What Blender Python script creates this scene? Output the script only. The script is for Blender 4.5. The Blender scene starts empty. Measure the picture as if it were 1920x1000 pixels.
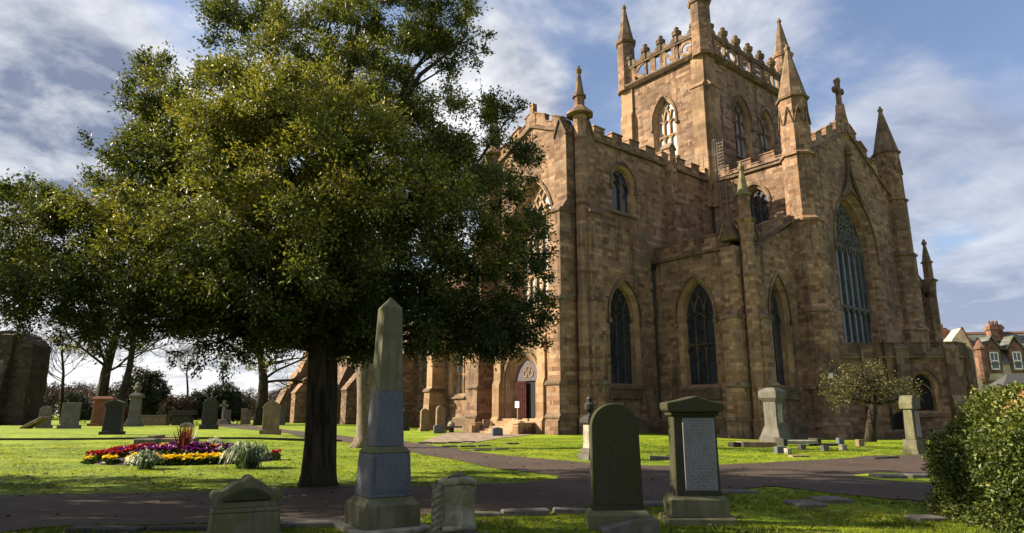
import bpy, bmesh, math, random
import numpy as np
from mathutils import Vector, Matrix
from mathutils.geometry import tessellate_polygon
R = math.radians
random.seed(7); rng = np.random.default_rng(7)
sc = bpy.context.scene
COL = sc.collection

# ------------------------------------------------------------------ camera
FPX, PITCH, EYE = 1240.0, math.atan(278/1240.0), 1.2
cam = bpy.data.objects.new('camera', bpy.data.cameras.new('camera')); COL.objects.link(cam)
cam.data.sensor_width = 36; cam.data.lens = FPX/1920*36
cam.data.clip_start = 0.1; cam.data.clip_end = 4000
cam.location = (0, 0, EYE); cam.rotation_euler = (math.pi/2+PITCH, 0, 0)
sc.camera = cam

# ------------------------------------------------------------------ church frame (E, N, up) in the world
CH = Vector((4.221, 42.507)); EX = Vector((0.63334, -0.77388)); NX = Vector((0.77388, 0.63334))
CROT = math.atan2(EX.y, EX.x)

# ------------------------------------------------------------------ sun, sky, exposure
SD = (EX*1.0+NX*1.0).to_3d(); SD.z = -0.84; SD.normalize()          # direction sunlight travels
sun_el = math.asin(-SD.z); sun_az = math.atan2(-SD.x, -SD.y)          # azimuth from +Y towards +X
sl = bpy.data.lights.new('sun', 'SUN'); sl.energy = 5.0; sl.angle = R(0.5); sl.color = (1, .86, .65)
so = bpy.data.objects.new('sun', sl); COL.objects.link(so); so.rotation_euler = SD.to_track_quat('-Z', 'Y').to_euler(); so.location = (-40, 20, 60)
sc.view_settings.view_transform = 'Standard'; sc.view_settings.look = 'None'
sc.view_settings.exposure = 1.6; sc.view_settings.gamma = 1.0
sc.cycles.max_bounces = 6; sc.cycles.transparent_max_bounces = 8

class NT:
    """small node-tree helper"""
    def __init__(s, tree): s.t = tree; s.n = tree.nodes; s.l = tree.links
    def new(s, typ, **kw):
        n = s.n.new(typ)
        for k, v in kw.items(): setattr(n, k, v)
        return n
    def put(s, node, key, v):
        if isinstance(v, bpy.types.NodeSocket): s.l.new(v, node.inputs[key])
        elif v is not None: node.inputs[key].default_value = v
    def math(s, op, a, b=None, c=None, clamp=False):
        n = s.new('ShaderNodeMath', operation=op, use_clamp=clamp)
        s.put(n, 0, a); s.put(n, 1, b); s.put(n, 2, c); return n.outputs[0]
    def vmath(s, op, a, b=None, scale=None):
        n = s.new('ShaderNodeVectorMath', operation=op); s.put(n, 0, a); s.put(n, 1, b)
        if scale is not None: s.put(n, 'Scale', scale)
        return n.outputs['Value'] if op in ('DOT_PRODUCT', 'LENGTH', 'DISTANCE') else n.outputs[0]
    def noise(s, vec, scale, detail=4, rough=.55, dist=0.0, out=0):
        n = s.new('ShaderNodeTexNoise'); s.put(n, 'Vector', vec); s.put(n, 'Scale', scale)
        s.put(n, 'Detail', detail); s.put(n, 'Roughness', rough); s.put(n, 'Distortion', dist); return n.outputs[out]
    def ramp(s, f, stops, interp='LINEAR'):
        n = s.new('ShaderNodeValToRGB'); r = n.color_ramp; r.interpolation = interp
        while len(r.elements) < len(stops): r.elements.new(.5)
        for e, (p, c) in zip(r.elements, stops):
            e.position = p; e.color = (c[0], c[1], c[2], 1) if not isinstance(c, (int, float)) else (c, c, c, 1)
        s.put(n, 0, f); return n.outputs[0]
    def mix(s, f, a, b, mode='MIX'):
        n = s.new('ShaderNodeMix', data_type='RGBA', blend_type=mode); s.put(n, 0, f)
        s.put(n, 6, a if isinstance(a, bpy.types.NodeSocket) else (*a, 1)); s.put(n, 7, b if isinstance(b, bpy.types.NodeSocket) else (*b, 1))
        return n.outputs[2]
    def mapr(s, v, a, b, c=0.0, d=1.0, smooth=True):
        n = s.new('ShaderNodeMapRange', interpolation_type='SMOOTHSTEP' if smooth else 'LINEAR')
        s.put(n, 0, v); s.put(n, 1, a); s.put(n, 2, b); s.put(n, 3, c); s.put(n, 4, d); return n.outputs[0]
    def sep(s, v): return s.new_sep(v).outputs
    def new_sep(s, v):
        n = s.new('ShaderNodeSeparateXYZ'); s.put(n, 0, v); return n
    def comb(s, x, y, z):
        n = s.new('ShaderNodeCombineXYZ'); s.put(n, 0, x); s.put(n, 1, y); s.put(n, 2, z); return n.outputs[0]

world = bpy.data.worlds.new('World'); sc.world = world; world.use_nodes = True
w = NT(world.node_tree); w.n.clear()
sky = w.new('ShaderNodeTexSky', sky_type='NISHITA', sun_disc=False)
sky.sun_elevation = sun_el; sky.sun_rotation = sun_az; sky.air_density = 1.0; sky.dust_density = .6; sky.ozone_density = 1.5
tc = w.new('ShaderNodeTexCoord'); D = tc.outputs['Generated']
dx, dy, dz = w.sep(D)[0:3]
den = w.math('ADD', w.math('MAXIMUM', dz, 0.0), .22)
P = w.comb(w.math('DIVIDE', dx, den), w.math('DIVIDE', dy, den), 0.0)
def blob(x, y, z, a, b):
    v = Vector((x, y, z)).normalized()
    return w.mapr(w.vmath('DOT_PRODUCT', D, tuple(v)), math.cos(R(a)), math.cos(R(b)))
def dir_px(px, py):
    x = px-960; y = 500-py; c, s = math.cos(PITCH), math.sin(PITCH)
    return (x, FPX*c-y*s, y*c+FPX*s)
warp = w.noise(P, .9, 3, .5, 0, 1); Pw = w.vmath('ADD', P, w.vmath('MULTIPLY', warp, (.5, .5, 0)))
n1 = w.noise(Pw, 1.75, 11, .57); n2 = w.noise(w.vmath('ADD', Pw, (7.3, 2.1, 1.7)), .62, 7, .58)
n3 = w.noise(w.vmath('ADD', Pw, (-.08, .02, 0)), 1.75, 7, .57)
left = w.mapr(dx, .25, -.5)                                 # thicker cloud on the sunny side and near the horizon
low = w.mapr(dz, .40, .04)
dens = w.math('ADD', n1, w.math('ADD', w.math('MULTIPLY', left, .15), w.math('MULTIPLY', low, .16)))
for (px, py, a, b, k) in [(1560, 60, 16, 4, -.07), (1830, 90, 12, 3, -.10), (1790, 330, 12, 4, .26), (1640, 190, 7, 2, .10), (1420, 30, 7, 2, .06), (1800, 500, 4, 1, -.16), (1880, 560, 5, 1.5, .14), (950, 170, 8, 2, .16), (740, 10, 8, 2, -.10), (1330, 60, 8, 2, .05), (1050, 150, 5, 1, -.06), (260, 30, 8, 3, -.05), (60, 130, 9, 3, .12), (80, 235, 12, 2, .22), (190, 330, 8, 2, .12)]:
    dens = w.math('ADD', dens, w.math('MULTIPLY', blob(*dir_px(px, py), a, b), k))
cov = w.math('ADD', w.mapr(dens, .43, .68), .08, clamp=True)
shade = w.math('SUBTRACT', n3, n1)
lum = w.math('ADD', w.math('ADD', .62, w.math('MULTIPLY', left, .26)), w.math('ADD', w.math('MULTIPLY', shade, -4.2), w.math('MULTIPLY', w.math('SUBTRACT', n2, .5), .9)))
dark = w.math('ADD', w.math('MULTIPLY', blob(*dir_px(80, 238), 11, .5), 1.15), w.math('MULTIPLY', blob(*dir_px(1830, 400), 14, 3), .55), clamp=True)
dark = w.math('ADD', dark, w.math('MULTIPLY', blob(*dir_px(1815, 605), 3.2, 1.0), .5))
dark = w.math('MULTIPLY', dark, w.math('MULTIPLY', w.mapr(n1, .38, .58), w.mapr(w.noise(Pw, 4.5, 8, .6), .32, .66, .45, 1.1)))
lum = w.math('ADD', lum, w.math('MULTIPLY', blob(*dir_px(90, 150), 5, 1.5), .4))
lum = w.math('SUBTRACT', w.math('MINIMUM', lum, 1.0), dark, clamp=True)
ccol = w.mix(lum, (.20, .235, .33), (.95, .95, .96))
ccol = w.mix(w.math('MULTIPLY', w.mapr(dx, 0.0, .5), .55), ccol, (.42, .48, .64))
ccol = w.mix(1.0, ccol, (.375, .375, .375), 'MULTIPLY')
skyc = w.mix(1.0, sky.outputs[0], (.060, .058, .061), 'MULTIPLY')
allc = w.mix(w.math('MULTIPLY', cov, .92), skyc, ccol)
bg = w.new('ShaderNodeBackground'); w.put(bg, 'Color', allc); w.put(bg, 'Strength', 1.0)
wo = w.new('ShaderNodeOutputWorld'); w.l.new(bg.outputs[0], wo.inputs[0])
# the sky texture goes through at 0.06; the clouds are mixed over it at their own brightness

# ------------------------------------------------------------------ terrain and placing
def sst(t):
    t = np.clip(t, 0, 1); return t*t*(3-2*t)
def hgt(x, y):
    a = .25*sst((y-31.0)/2.0)*sst((-8.5-x)/4.0)
    b = -.5*sst((x-8.0)/8.0)*np.clip((y-30)/20.0, 0, 1)
    c = .5*sst((y-85)/120.0)
    return a+b+c
def ray(px, py):
    x = px-960; y = 500-py; c, s = math.cos(PITCH), math.sin(PITCH)
    return np.array([x, FPX*c-y*s, y*c+FPX*s])
def G(px, py, dz=0.0):
    """point of the ground that a pixel of the photograph shows"""
    d = ray(px, py); z = 0.0
    for _ in range(40):
        t = (z-EYE)/d[2] if d[2] < -1e-6 else 200/d[1]
        z = z+(hgt(d[0]*t, d[1]*t)-z)*.6
    p = d*t
    return Vector((p[0], p[1], float(hgt(p[0], p[1]))+dz))
def AY(px, py, Y):
    d = ray(px, py)*(Y/ray(px, py)[1]); return Vector((d[0], Y, EYE+d[2]))
def mpp(Y): return Y*1.02/FPX                                 # metres per photograph pixel near the ground at distance Y

# ------------------------------------------------------------------ object helpers
def tag(o, label=None, cat=None, group=None, kind=None):
    if label: o['label'] = label
    if cat: o['category'] = cat
    if group: o['group'] = group
    if kind: o['kind'] = kind
    return o
def thing(name, label, cat, loc=(0, 0, 0), rz=0.0, group=None):
    o = bpy.data.objects.new(name, None); COL.objects.link(o); o.empty_display_size = .3
    o.location = loc; o.rotation_euler = (0, 0, rz); return tag(o, label, cat, group)
def copy_thing(o, loc, rz, label=None, scale=None):
    def cp(a, par):
        c = a.copy(); COL.objects.link(c)
        if par is not None: c.parent = par
        for ch in [k for k in list(bpy.data.objects) if k.parent == a]: cp(ch, c)
        return c
    c = cp(o, None); c.location = loc; c.rotation_euler = (0, 0, rz)
    if scale: c.scale = scale if hasattr(scale, '__len__') else (scale,)*3
    if label: c['label'] = label
    return c

class Fr:
    """wall frame: u along the wall, v up, d outwards"""
    def __init__(s, o, u, n): s.o = Vector((*o, 0)); s.u = Vector((*u, 0)); s.n = Vector((*n, 0))
    def p(s, u, v, d=0.0):
        q = s.o+s.u*u+s.n*d; return (q.x, q.y, q.z+v)
def SF(n0): return Fr((0, n0), (1, 0), (0, -1))
def EF(e0): return Fr((e0, 0), (0, 1), (1, 0))

class MB:
    def __init__(s): s.v = []; s.f = []
    def add(s, vs, fs):
        k = len(s.v); s.v += [tuple(p) for p in vs]; s.f += [tuple(i+k for i in f) for f in fs]
    def box(s, x0, x1, y0, y1, z0, z1):
        s.add([(x0, y0, z0), (x1, y0, z0), (x1, y1, z0), (x0, y1, z0), (x0, y0, z1), (x1, y0, z1), (x1, y1, z1), (x0, y1, z1)],
              [(0, 3, 2, 1), (4, 5, 6, 7), (0, 1, 5, 4), (1, 2, 6, 5), (2, 3, 7, 6), (3, 0, 4, 7)])
    def frust(s, x0, x1, y0, y1, z0, z1, ix, iy):
        s.add([(x0, y0, z0), (x1, y0, z0), (x1, y1, z0), (x0, y1, z0), (x0+ix, y0+iy, z1), (x1-ix, y0+iy, z1), (x1-ix, y1-iy, z1), (x0+ix, y1-iy, z1)],
              [(0, 3, 2, 1), (4, 5, 6, 7), (0, 1, 5, 4), (1, 2, 6, 5), (2, 3, 7, 6), (3, 0, 4, 7)])
    def prism_uz(s, fr, pts, d0, d1):                         # polygon in (u,z) pushed from d0 to d1
        n = len(pts); a = [fr.p(u, z, d0) for u, z in pts]+[fr.p(u, z, d1) for u, z in pts]
        s.add(a, [tuple(range(n)), tuple(range(2*n-1, n-1, -1))]+[(i, i+n, (i+1) % n+n, (i+1) % n) for i in range(n)])
    def prism_dz(s, fr, pts, u0, u1):                         # polygon in (d,z) pushed from u0 to u1
        n = len(pts); a = [fr.p(u0, z, d) for d, z in pts]+[fr.p(u1, z, d) for d, z in pts]
        s.add(a, [tuple(range(n)), tuple(range(2*n-1, n-1, -1))]+[(i, i+n, (i+1) % n+n, (i+1) % n) for i in range(n)])
    def lathe(s, cx, cy, prof, n=8, rot=None, sx=1.0, sy=1.0):
        rot = math.pi/n if rot is None else rot; vs = []
        for z, r in prof:
            for k in range(n):
                a = rot+2*math.pi*k/n; vs.append((cx+math.cos(a)*r*sx, cy+math.sin(a)*r*sy, z))
        m = len(prof); fs = [(i*n+k, i*n+(k+1) % n, (i+1)*n+(k+1) % n, (i+1)*n+k) for i in range(m-1) for k in range(n)]
        fs += [tuple(range(n-1, -1, -1)), tuple((m-1)*n+k for k in range(n))]
        s.add(vs, fs)
    def tube(s, pts, rad, n=6, cap=True):
        pts = [Vector(p) for p in pts]; m = len(pts)
        rad = rad if hasattr(rad, '__len__') else [rad]*m; vs = []
        t0 = (pts[1]-pts[0]).normalized(); ref = Vector((0, 0, 1)) if abs(t0.z) < .9 else Vector((1, 0, 0))
        for i, p in enumerate(pts):
            t = (pts[min(i+1, m-1)]-pts[max(i-1, 0)])
            if t.length < 1e-9: t = t0
            t.normalize(); a = ref-t*ref.dot(t)
            if a.length < 1e-6: a = t.orthogonal()
            a.normalize(); b = t.cross(a); ref = a
            for k in range(n):
                g = 2*math.pi*(k+.5)/n; vs.append(p+(a*math.cos(g)+b*math.sin(g))*rad[i])
        fs = [(i*n+k, i*n+(k+1) % n, (i+1)*n+(k+1) % n, (i+1)*n+k) for i in range(m-1) for k in range(n)]
        if cap: fs += [tuple(range(n-1, -1, -1)), tuple((m-1)*n+k for k in range(n))]
        s.add(vs, fs)
    def bar(s, a, b, wd, dp, up):                             # square bar from a to b
        a, b = Vector(a), Vector(b); t = (b-a)
        if t.length < 1e-6: return
        t.normalize(); up = Vector(up); sd = t.cross(up)
        if sd.length < 1e-6: return
        sd.normalize(); u2 = sd.cross(t).normalized(); vs = []
        for p in (a, b):
            for q in ((-1, -1), (1, -1), (1, 1), (-1, 1)): vs.append(p+sd*q[0]*wd/2+u2*q[1]*dp/2)
        s.add(vs, [(0, 3, 2, 1), (4, 5, 6, 7), (0, 1, 5, 4), (1, 2, 6, 5), (2, 3, 7, 6), (3, 0, 4, 7)])
    def clusters(s, eps=.03):
        par = list(range(len(s.v)))
        def find(a):
            while par[a] != a: par[a] = par[par[a]]; a = par[a]
            return a
        for f in s.f:
            for k in f[1:]: par[find(k)] = find(f[0])
        comp = {}
        for i in range(len(s.v)): comp.setdefault(find(i), []).append(i)
        ks = list(comp); bb = []
        for k in ks:
            a = np.array([s.v[i] for i in comp[k]]); bb.append((a.min(0)-eps, a.max(0)+eps))
        q = list(range(len(ks)))
        def fq(a):
            while q[a] != a: a = q[a]
            return a
        for a in range(len(ks)):
            for b in range(a):
                if (bb[a][0] <= bb[b][1]).all() and (bb[b][0] <= bb[a][1]).all(): q[fq(a)] = fq(b)
        g = {}
        for a, k in enumerate(ks): g.setdefault(fq(a), set()).add(k)
        out = []
        for gk in g.values():
            m = MB(); mp = {}
            for i in range(len(s.v)):
                if find(i) in gk: mp[i] = len(m.v); m.v.append(s.v[i])
            m.f = [tuple(mp[i] for i in f) for f in s.f if f[0] in mp]; out.append(m)
        return out
    def build(s, name, mat, parent=None, smooth=False, bevel=0.0, jitter=0.0, sub=0):
        if name in ('pilaster', 'string_course', 'weathering', 'parapet', 'parapet_rail', 'coping', 'hood_mould', 'roof', 'cresting', 'panel_post', 'fanlight_tracery', 'scroll_roll', 'post'):
            cl = s.clusters()
            if len(cl) > 1:
                for c in cl: o = c.build1(name, mat, parent, smooth, bevel, jitter, sub)
                return o
        return s.build1(name, mat, parent, smooth, bevel, jitter, sub)
    def build1(s, name, mat, parent=None, smooth=False, bevel=0.0, jitter=0.0, sub=0):
        me = bpy.data.meshes.new(name); me.from_pydata(s.v, [], s.f)
        bm = bmesh.new(); bm.from_mesh(me)
        if sub: bmesh.ops.subdivide_edges(bm, edges=bm.edges[:], cuts=sub, use_grid_fill=True)
        if bevel:
            bmesh.ops.remove_doubles(bm, verts=bm.verts, dist=1e-5)
            bmesh.ops.bevel(bm, geom=bm.edges[:], offset=bevel, segments=1, affect='EDGES', clamp_overlap=True)
        bmesh.ops.recalc_face_normals(bm, faces=bm.faces)
        if jitter:
            r = random.Random(len(s.v))
            for v in bm.verts: v.co += Vector((r.uniform(-1, 1), r.uniform(-1, 1), r.uniform(-1, 1)))*jitter
        bm.to_mesh(me); bm.free()
        if smooth: me.polygons.foreach_set('use_smooth', [True]*len(me.polygons))
        me.materials.append(mat)
        o = bpy.data.objects.new(name, me); COL.objects.link(o)
        if parent is not None: o.parent = parent
        return o

def np_mesh(name, verts, tris, mat, parent=None, attr=None):
    me = bpy.data.meshes.new(name); nv, nf = len(verts), len(tris)
    me.vertices.add(nv); me.vertices.foreach_set('co', np.ascontiguousarray(verts, dtype=np.float32).ravel())
    me.loops.add(nf*3); me.loops.foreach_set('vertex_index', np.ascontiguousarray(tris, dtype=np.int32).ravel())
    me.polygons.add(nf); me.polygons.foreach_set('loop_start', np.arange(0, nf*3, 3, dtype=np.int32))
    try: me.polygons.foreach_set('loop_total', np.full(nf, 3, dtype=np.int32))
    except Exception: pass
    if attr is not None:
        a = me.attributes.new('tint', 'FLOAT', 'POINT'); a.data.foreach_set('value', np.ascontiguousarray(attr, dtype=np.float32))
    me.update(calc_edges=True); me.validate()
    me.materials.append(mat); o = bpy.data.objects.new(name, me); COL.objects.link(o)
    if parent is not None: o.parent = parent
    return o

# ------------------------------------------------------------------ materials
MATS = {}
def newmat(name):
    m = bpy.data.materials.new(name); m.use_nodes = True; t = NT(m.node_tree); t.n.clear()
    b = t.new('ShaderNodeBsdfPrincipled'); o = t.new('ShaderNodeOutputMaterial'); t.l.new(b.outputs[0], o.inputs[0]); t.b = b; t.o = o
    MATS[name] = m; return m, t
def bump(t, h, strength, dist=.02):
    n = t.new('ShaderNodeBump'); t.put(n, 'Height', h); t.put(n, 'Strength', strength); t.put(n, 'Distance', dist); t.put(t.b, 'Normal', n.outputs[0])
def wall_uv(t):
    tc = t.new('ShaderNodeTexCoord'); g = t.new('ShaderNodeNewGeometry')
    vt = t.new('ShaderNodeVectorTransform', vector_type='NORMAL', convert_from='WORLD', convert_to='OBJECT'); t.put(vt, 0, g.outputs['True Normal'])
    p = t.sep(tc.outputs['Object']); n = t.sep(vt.outputs[0])
    u = t.math('SUBTRACT', t.math('MULTIPLY', n[0], p[1]), t.math('MULTIPLY', n[1], p[0]))
    flat = t.math('GREATER_THAN', t.math('ABSOLUTE', n[2]), .75)
    u = t.math('ADD', t.math('MULTIPLY', u, t.math('SUBTRACT', 1.0, flat)), t.math('MULTIPLY', p[0], flat))
    v = t.math('ADD', t.math('MULTIPLY', p[2], t.math('SUBTRACT', 1.0, flat)), t.math('MULTIPLY', p[1], flat))
    return tc.outputs['Object'], u, v, p
def ashlar(name, stops, bw=.85, rh=.36, mort=.010, dirt=.75, dirtcol=(.038, .028, .021), streak=.75, rough=.9, bstr=.5, moss=0.0):
    m, t = newmat(name); P, u, v, p = wall_uv(t)
    wob = t.noise(P, 1.7, 3); u2 = t.math('ADD', u, t.math('MULTIPLY', wob, .05)); v2 = t.math('ADD', v, t.math('MULTIPLY', wob, .04))
    uv = t.comb(u2, v2, 0.0)
    def brick(bw_, rh_, off, ms):
        b = t.new('ShaderNodeTexBrick', offset=off, squash=1.25, squash_frequency=3)
        t.put(b, 'Vector', uv); t.put(b, 'Color1', (0, 0, 0, 1)); t.put(b, 'Color2', (1, 1, 1, 1)); t.put(b, 'Mortar', (.4, .4, .4, 1))
        t.put(b, 'Scale', 1.0); t.put(b, 'Mortar Size', ms); t.put(b, 'Mortar Smooth', .3); t.put(b, 'Bias', 0.0); t.put(b, 'Brick Width', bw_); t.put(b, 'Row Height', rh_); return b
    b1 = brick(bw, rh, .42, mort); b2 = brick(bw*1.55, rh, .31, mort*.8); pick = t.math('GREATER_THAN', t.noise(t.comb(t.math('MULTIPLY', u, .35), t.math('FLOOR', t.math('DIVIDE', v2, rh)), 2.0), 1.7, 2), .5)
    class BB: pass
    bb = BB(); bb.outputs = {'Color': t.mix(pick, b1.outputs['Color'], b2.outputs['Color']), 'Fac': t.math('ADD', t.math('MULTIPLY', b1.outputs['Fac'], t.math('SUBTRACT', 1.0, pick)), t.math('MULTIPLY', b2.outputs['Fac'], pick))}; b1 = bb
    gray = t.math('ADD', t.math('ADD', t.math('MULTIPLY', b1.outputs['Color'], .50), .12), t.math('MULTIPLY', t.noise(P, .45, 3), .30))
    fine = t.noise(P, 9, 6, .65)
    gray = t.math('ADD', gray, t.math('MULTIPLY', t.math('SUBTRACT', fine, .5), .35))
    col = t.ramp(gray, stops)
    big = t.noise(P, .23, 5, .6); col = t.mix(t.mapr(big, .42, .68, 0, .55), col, dirtcol) if dirt else col
    stv = t.comb(t.math('MULTIPLY', u, 1.5), t.math('MULTIPLY', v, .13), t.math('MULTIPLY', big, 1.5))
    st = t.noise(stv, 1.0, 5, .62); col = t.mix(t.mapr(st, .50, .74, 0, streak), col, dirtcol)
    blot = t.noise(t.vmath('ADD', P, (11, 3, 5)), .9, 7, .68); col = t.mix(t.mapr(blot, .52, .72, 0, dirt), col, dirtcol)
    spall = t.noise(t.vmath('ADD', P, (3, 17, 9)), 1.3, 5, .7); col = t.mix(t.mapr(spall, .63, .69, 0, .6), col, (.37, .27, .195))
    if moss: col = t.mix(t.mapr(t.noise(P, 1.1, 6, .65), .40, .62, 0, moss), col, (.085, .085, .022))
    mor = t.math('MULTIPLY', b1.outputs['Fac'], .55)
    col = t.mix(mor, col, (.055, .042, .032))
    t.put(t.b, 'Base Color', col); t.put(t.b, 'Roughness', rough); t.put(t.b, 'Specular IOR Level', .25)
    h = t.math('ADD', t.math('MULTIPLY', b1.outputs['Fac'], -.6), t.math('MULTIPLY', fine, .8)); h = t.math('ADD', h, t.math('MULTIPLY', b1.outputs['Color'], .25))
    bump(t, h, bstr, .03); return m
def plain(name, c, rough=.8, var=.25, scale=6, c2=None, spec=.4, metal=0.0, bstr=.25, obj=True):
    m, t = newmat(name); tc = t.new('ShaderNodeTexCoord'); oi = t.new('ShaderNodeObjectInfo')
    P = t.vmath('ADD', tc.outputs['Object'], t.comb(t.math('MULTIPLY', oi.outputs['Random'], 37.0 if obj else 0.0), 3.0, 1.0))
    n = t.noise(P, scale, 6, .62); c2 = c2 or tuple(x*(1-var*1.6) for x in c)
    t.put(t.b, 'Base Color', t.mix(t.mapr(n, .35, .65), c2, c)); t.put(t.b, 'Roughness', rough); t.put(t.b, 'Specular IOR Level', spec); t.put(t.b, 'Metallic', metal)
    bump(t, t.noise(P, scale*6, 4), bstr, .01); return m
def grave(name, base, moss=(.06, .062, .018), amount=.55, pale=(.28, .27, .24), speck=0.0, streaks=True, rough=.85):
    m, t = newmat(name); tc = t.new('ShaderNodeTexCoord'); oi = t.new('ShaderNodeObjectInfo')
    P = t.vmath('ADD', tc.outputs['Object'], t.comb(t.math('MULTIPLY', oi.outputs['Random'], 37.0), t.math('MULTIPLY', oi.outputs['Random'], 11.0), 0.0))
    s = t.sep(P); n = t.noise(P, 3.2, 7, .65); col = t.mix(t.mapr(n, .3, .7), tuple(c*.6 for c in base), base)
    if streaks:
        sv = t.comb(t.math('MULTIPLY', s[0], 14.0), t.math('MULTIPLY', s[1], 14.0), t.math('MULTIPLY', s[2], .9))
        col = t.mix(t.mapr(t.noise(sv, 1.0, 5, .6), .42, .68, 0, .55), col, tuple(c*.38 for c in base))
    col = t.mix(t.mapr(t.noise(t.vmath('ADD', P, (5, 1, 2)), 2.1, 7, .68), .62-amount*.35, .78-amount*.3, 0, .9), col, moss)
    li = t.noise(t.vmath('ADD', P, (1, 8, 4)), 13, 4, .7); col = t.mix(t.mapr(li, .66, .74, 0, .6), col, pale)
    if speck:
        sp = t.noise(P, 150, 2, .8); col = t.mix(t.mapr(sp, .4, .62, 0, speck), col, tuple(min(1, c*2.4+.05) for c in base))
    t.put(t.b, 'Base Color', col); t.put(t.b, 'Roughness', rough); t.put(t.b, 'Specular IOR Level', .3)
    bump(t, t.math('ADD', t.noise(P, 25, 6, .7), n), .35, .012); return m
def leafmat(name, stops, rough=.38, trans=.22, spec=.5):
    m, t = newmat(name); a = t.new('ShaderNodeAttribute', attribute_name='tint'); tc = t.new('ShaderNodeTexCoord')
    f = t.math('ADD', a.outputs['Fac'], t.math('MULTIPLY', t.math('SUBTRACT', t.noise(tc.outputs['Object'], .9, 3), .5), .8))
    c = t.ramp(f, stops); t.put(t.b, 'Base Color', c); t.put(t.b, 'Roughness', rough); t.put(t.b, 'Specular IOR Level', spec)
    tr = t.new('ShaderNodeBsdfTranslucent'); t.put(tr, 0, t.mix(1.0, c, (1.0, 1.0, .45), 'MULTIPLY')); mx = t.new('ShaderNodeMixShader'); t.put(mx, 0, trans)
    t.l.new(t.b.outputs[0], mx.inputs[1]); t.l.new(tr.outputs[0], mx.inputs[2]); t.l.new(mx.outputs[0], t.o.inputs[0]); return m
def glassmat(name, c1, c2, rough=.22, cell=(.12, .16), lead=.6):
    m, t = newmat(name); P, u, v, p = wall_uv(t)
    b = t.new('ShaderNodeTexBrick', offset=0.0); t.put(b, 'Vector', t.comb(u, v, 0.0)); t.put(b, 'Color1', (0, 0, 0, 1)); t.put(b, 'Color2', (1, 1, 1, 1)); t.put(b, 'Mortar', (0, 0, 0, 1))
    t.put(b, 'Scale', 1.0); t.put(b, 'Mortar Size', .008); t.put(b, 'Brick Width', cell[0]); t.put(b, 'Row Height', cell[1])
    n = t.noise(P, .8, 5, .6); f = t.math('ADD', t.math('MULTIPLY', n, .9), t.math('MULTIPLY', b.outputs['Color'], .28))
    col = t.mix(t.mapr(f, .3, .85), c1, c2); col = t.mix(t.math('MULTIPLY', b.outputs['Fac'], lead), col, (.02, .02, .022))
    t.put(t.b, 'Base Color', col); t.put(t.b, 'Roughness', rough); t.put(t.b, 'Specular IOR Level', .6)
    bump(t, t.math('ADD', b.outputs['Color'], t.noise(P, 4, 3)), .12, .02); return m

STONE = ashlar('church ashlar', [(.14, (.048, .029, .019)), (.34, (.158, .090, .052)), (.50, (.260, .150, .084)), (.62, (.195, .138, .098)), (.76, (.345, .213, .125)), (.92, (.47, .335, .24))], bw=.55, rh=.26, dirt=.78, streak=.85)
STONE_DK = ashlar('weathered dressed stone', [(.12, (.045, .031, .022)), (.35, (.115, .073, .045)), (.55, (.165, .11, .066)), (.75, (.19, .145, .10)), (.95, (.31, .23, .155))], bw=.7, rh=.42, dirt=.85, streak=.7, moss=.06)
PALE = ashlar('pale dressed stone', [(.1, (.12, .075, .042)), (.4, (.25, .155, .085)), (.7, (.34, .22, .125)), (.95, (.42, .30, .19))], bw=1.1, rh=.5, dirt=.45, streak=.45, mort=.006)
RUBBLE = ashlar('old rubble stone', [(.1, (.05, .032, .02)), (.35, (.12, .078, .045)), (.6, (.20, .13, .075)), (.9, (.31, .23, .155))], bw=.42, rh=.24, mort=.02, dirt=.8, streak=.6, bstr=.9)
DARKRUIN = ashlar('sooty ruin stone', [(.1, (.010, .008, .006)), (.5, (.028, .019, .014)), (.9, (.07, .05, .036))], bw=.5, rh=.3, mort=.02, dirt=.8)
ROOF = plain('lead and slate roofing', (.11, .11, .115), .7)
GLASS_DK = glassmat('dark leaded glass', (.008, .010, .014), (.030, .037, .052), .2)
GLASS_BLUE = glassmat('blue stained glass', (.006, .011, .015), (.032, .066, .084), .25, (.16, .2))
GLASS_PALE = glassmat('pale protective glazing', (.15, .14, .13), (.30, .28, .26), .55, (.5, .65), .3)
IRON = plain('black iron', (.012, .012, .013), .5, .2)
STEEL = plain('galvanised steel', (.21, .18, .15), .5, .2, metal=.3)
DOORW = plain('dark red door wood', (.045, .010, .007), .75, .4, 5, spec=.1)
DOORP = plain('purple grey door paint', (.07, .05, .062), .6, .3, 5)
BLACK = plain('dark interior', (.006, .005, .005), .9, .1)
WHITE = plain('white paint', (.75, .75, .73), .6, .08)
BARK = plain('dark furrowed bark', (.030, .022, .014), .95, .5, 9, bstr=1.0)
def barkmat(name, c, c2, moss):
    m, t = newmat(name); tc = t.new('ShaderNodeTexCoord'); P = tc.outputs['Object']; p = t.sep(P)
    q = t.comb(t.math('MULTIPLY', p[0], 11.0), t.math('MULTIPLY', p[1], 11.0), t.math('MULTIPLY', p[2], 1.6)); r = t.noise(q, 1.0, 7, .62, .6); f = t.noise(P, 30, 4, .7)
    col = t.mix(t.mapr(r, .38, .62), c2, c); col = t.mix(t.mapr(t.noise(P, 1.4, 5, .6), .52, .66, 0, .7), col, moss); t.put(t.b, 'Base Color', col); t.put(t.b, 'Roughness', .95); t.put(t.b, 'Specular IOR Level', .2)
    bump(t, t.math('ADD', r, t.math('MULTIPLY', f, .25)), 1.0, .06); return m
BARK = barkmat('dark furrowed bark ridges', (.048, .037, .024), (.010, .008, .006), (.040, .040, .014))
BARK2 = plain('pale flaking bark', (.16, .122, .085), .95, .45, 7, c2=(.10, .08, .055), bstr=.9)
TWIG = plain('twig bark', (.05, .036, .026), .9, .3)
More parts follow.
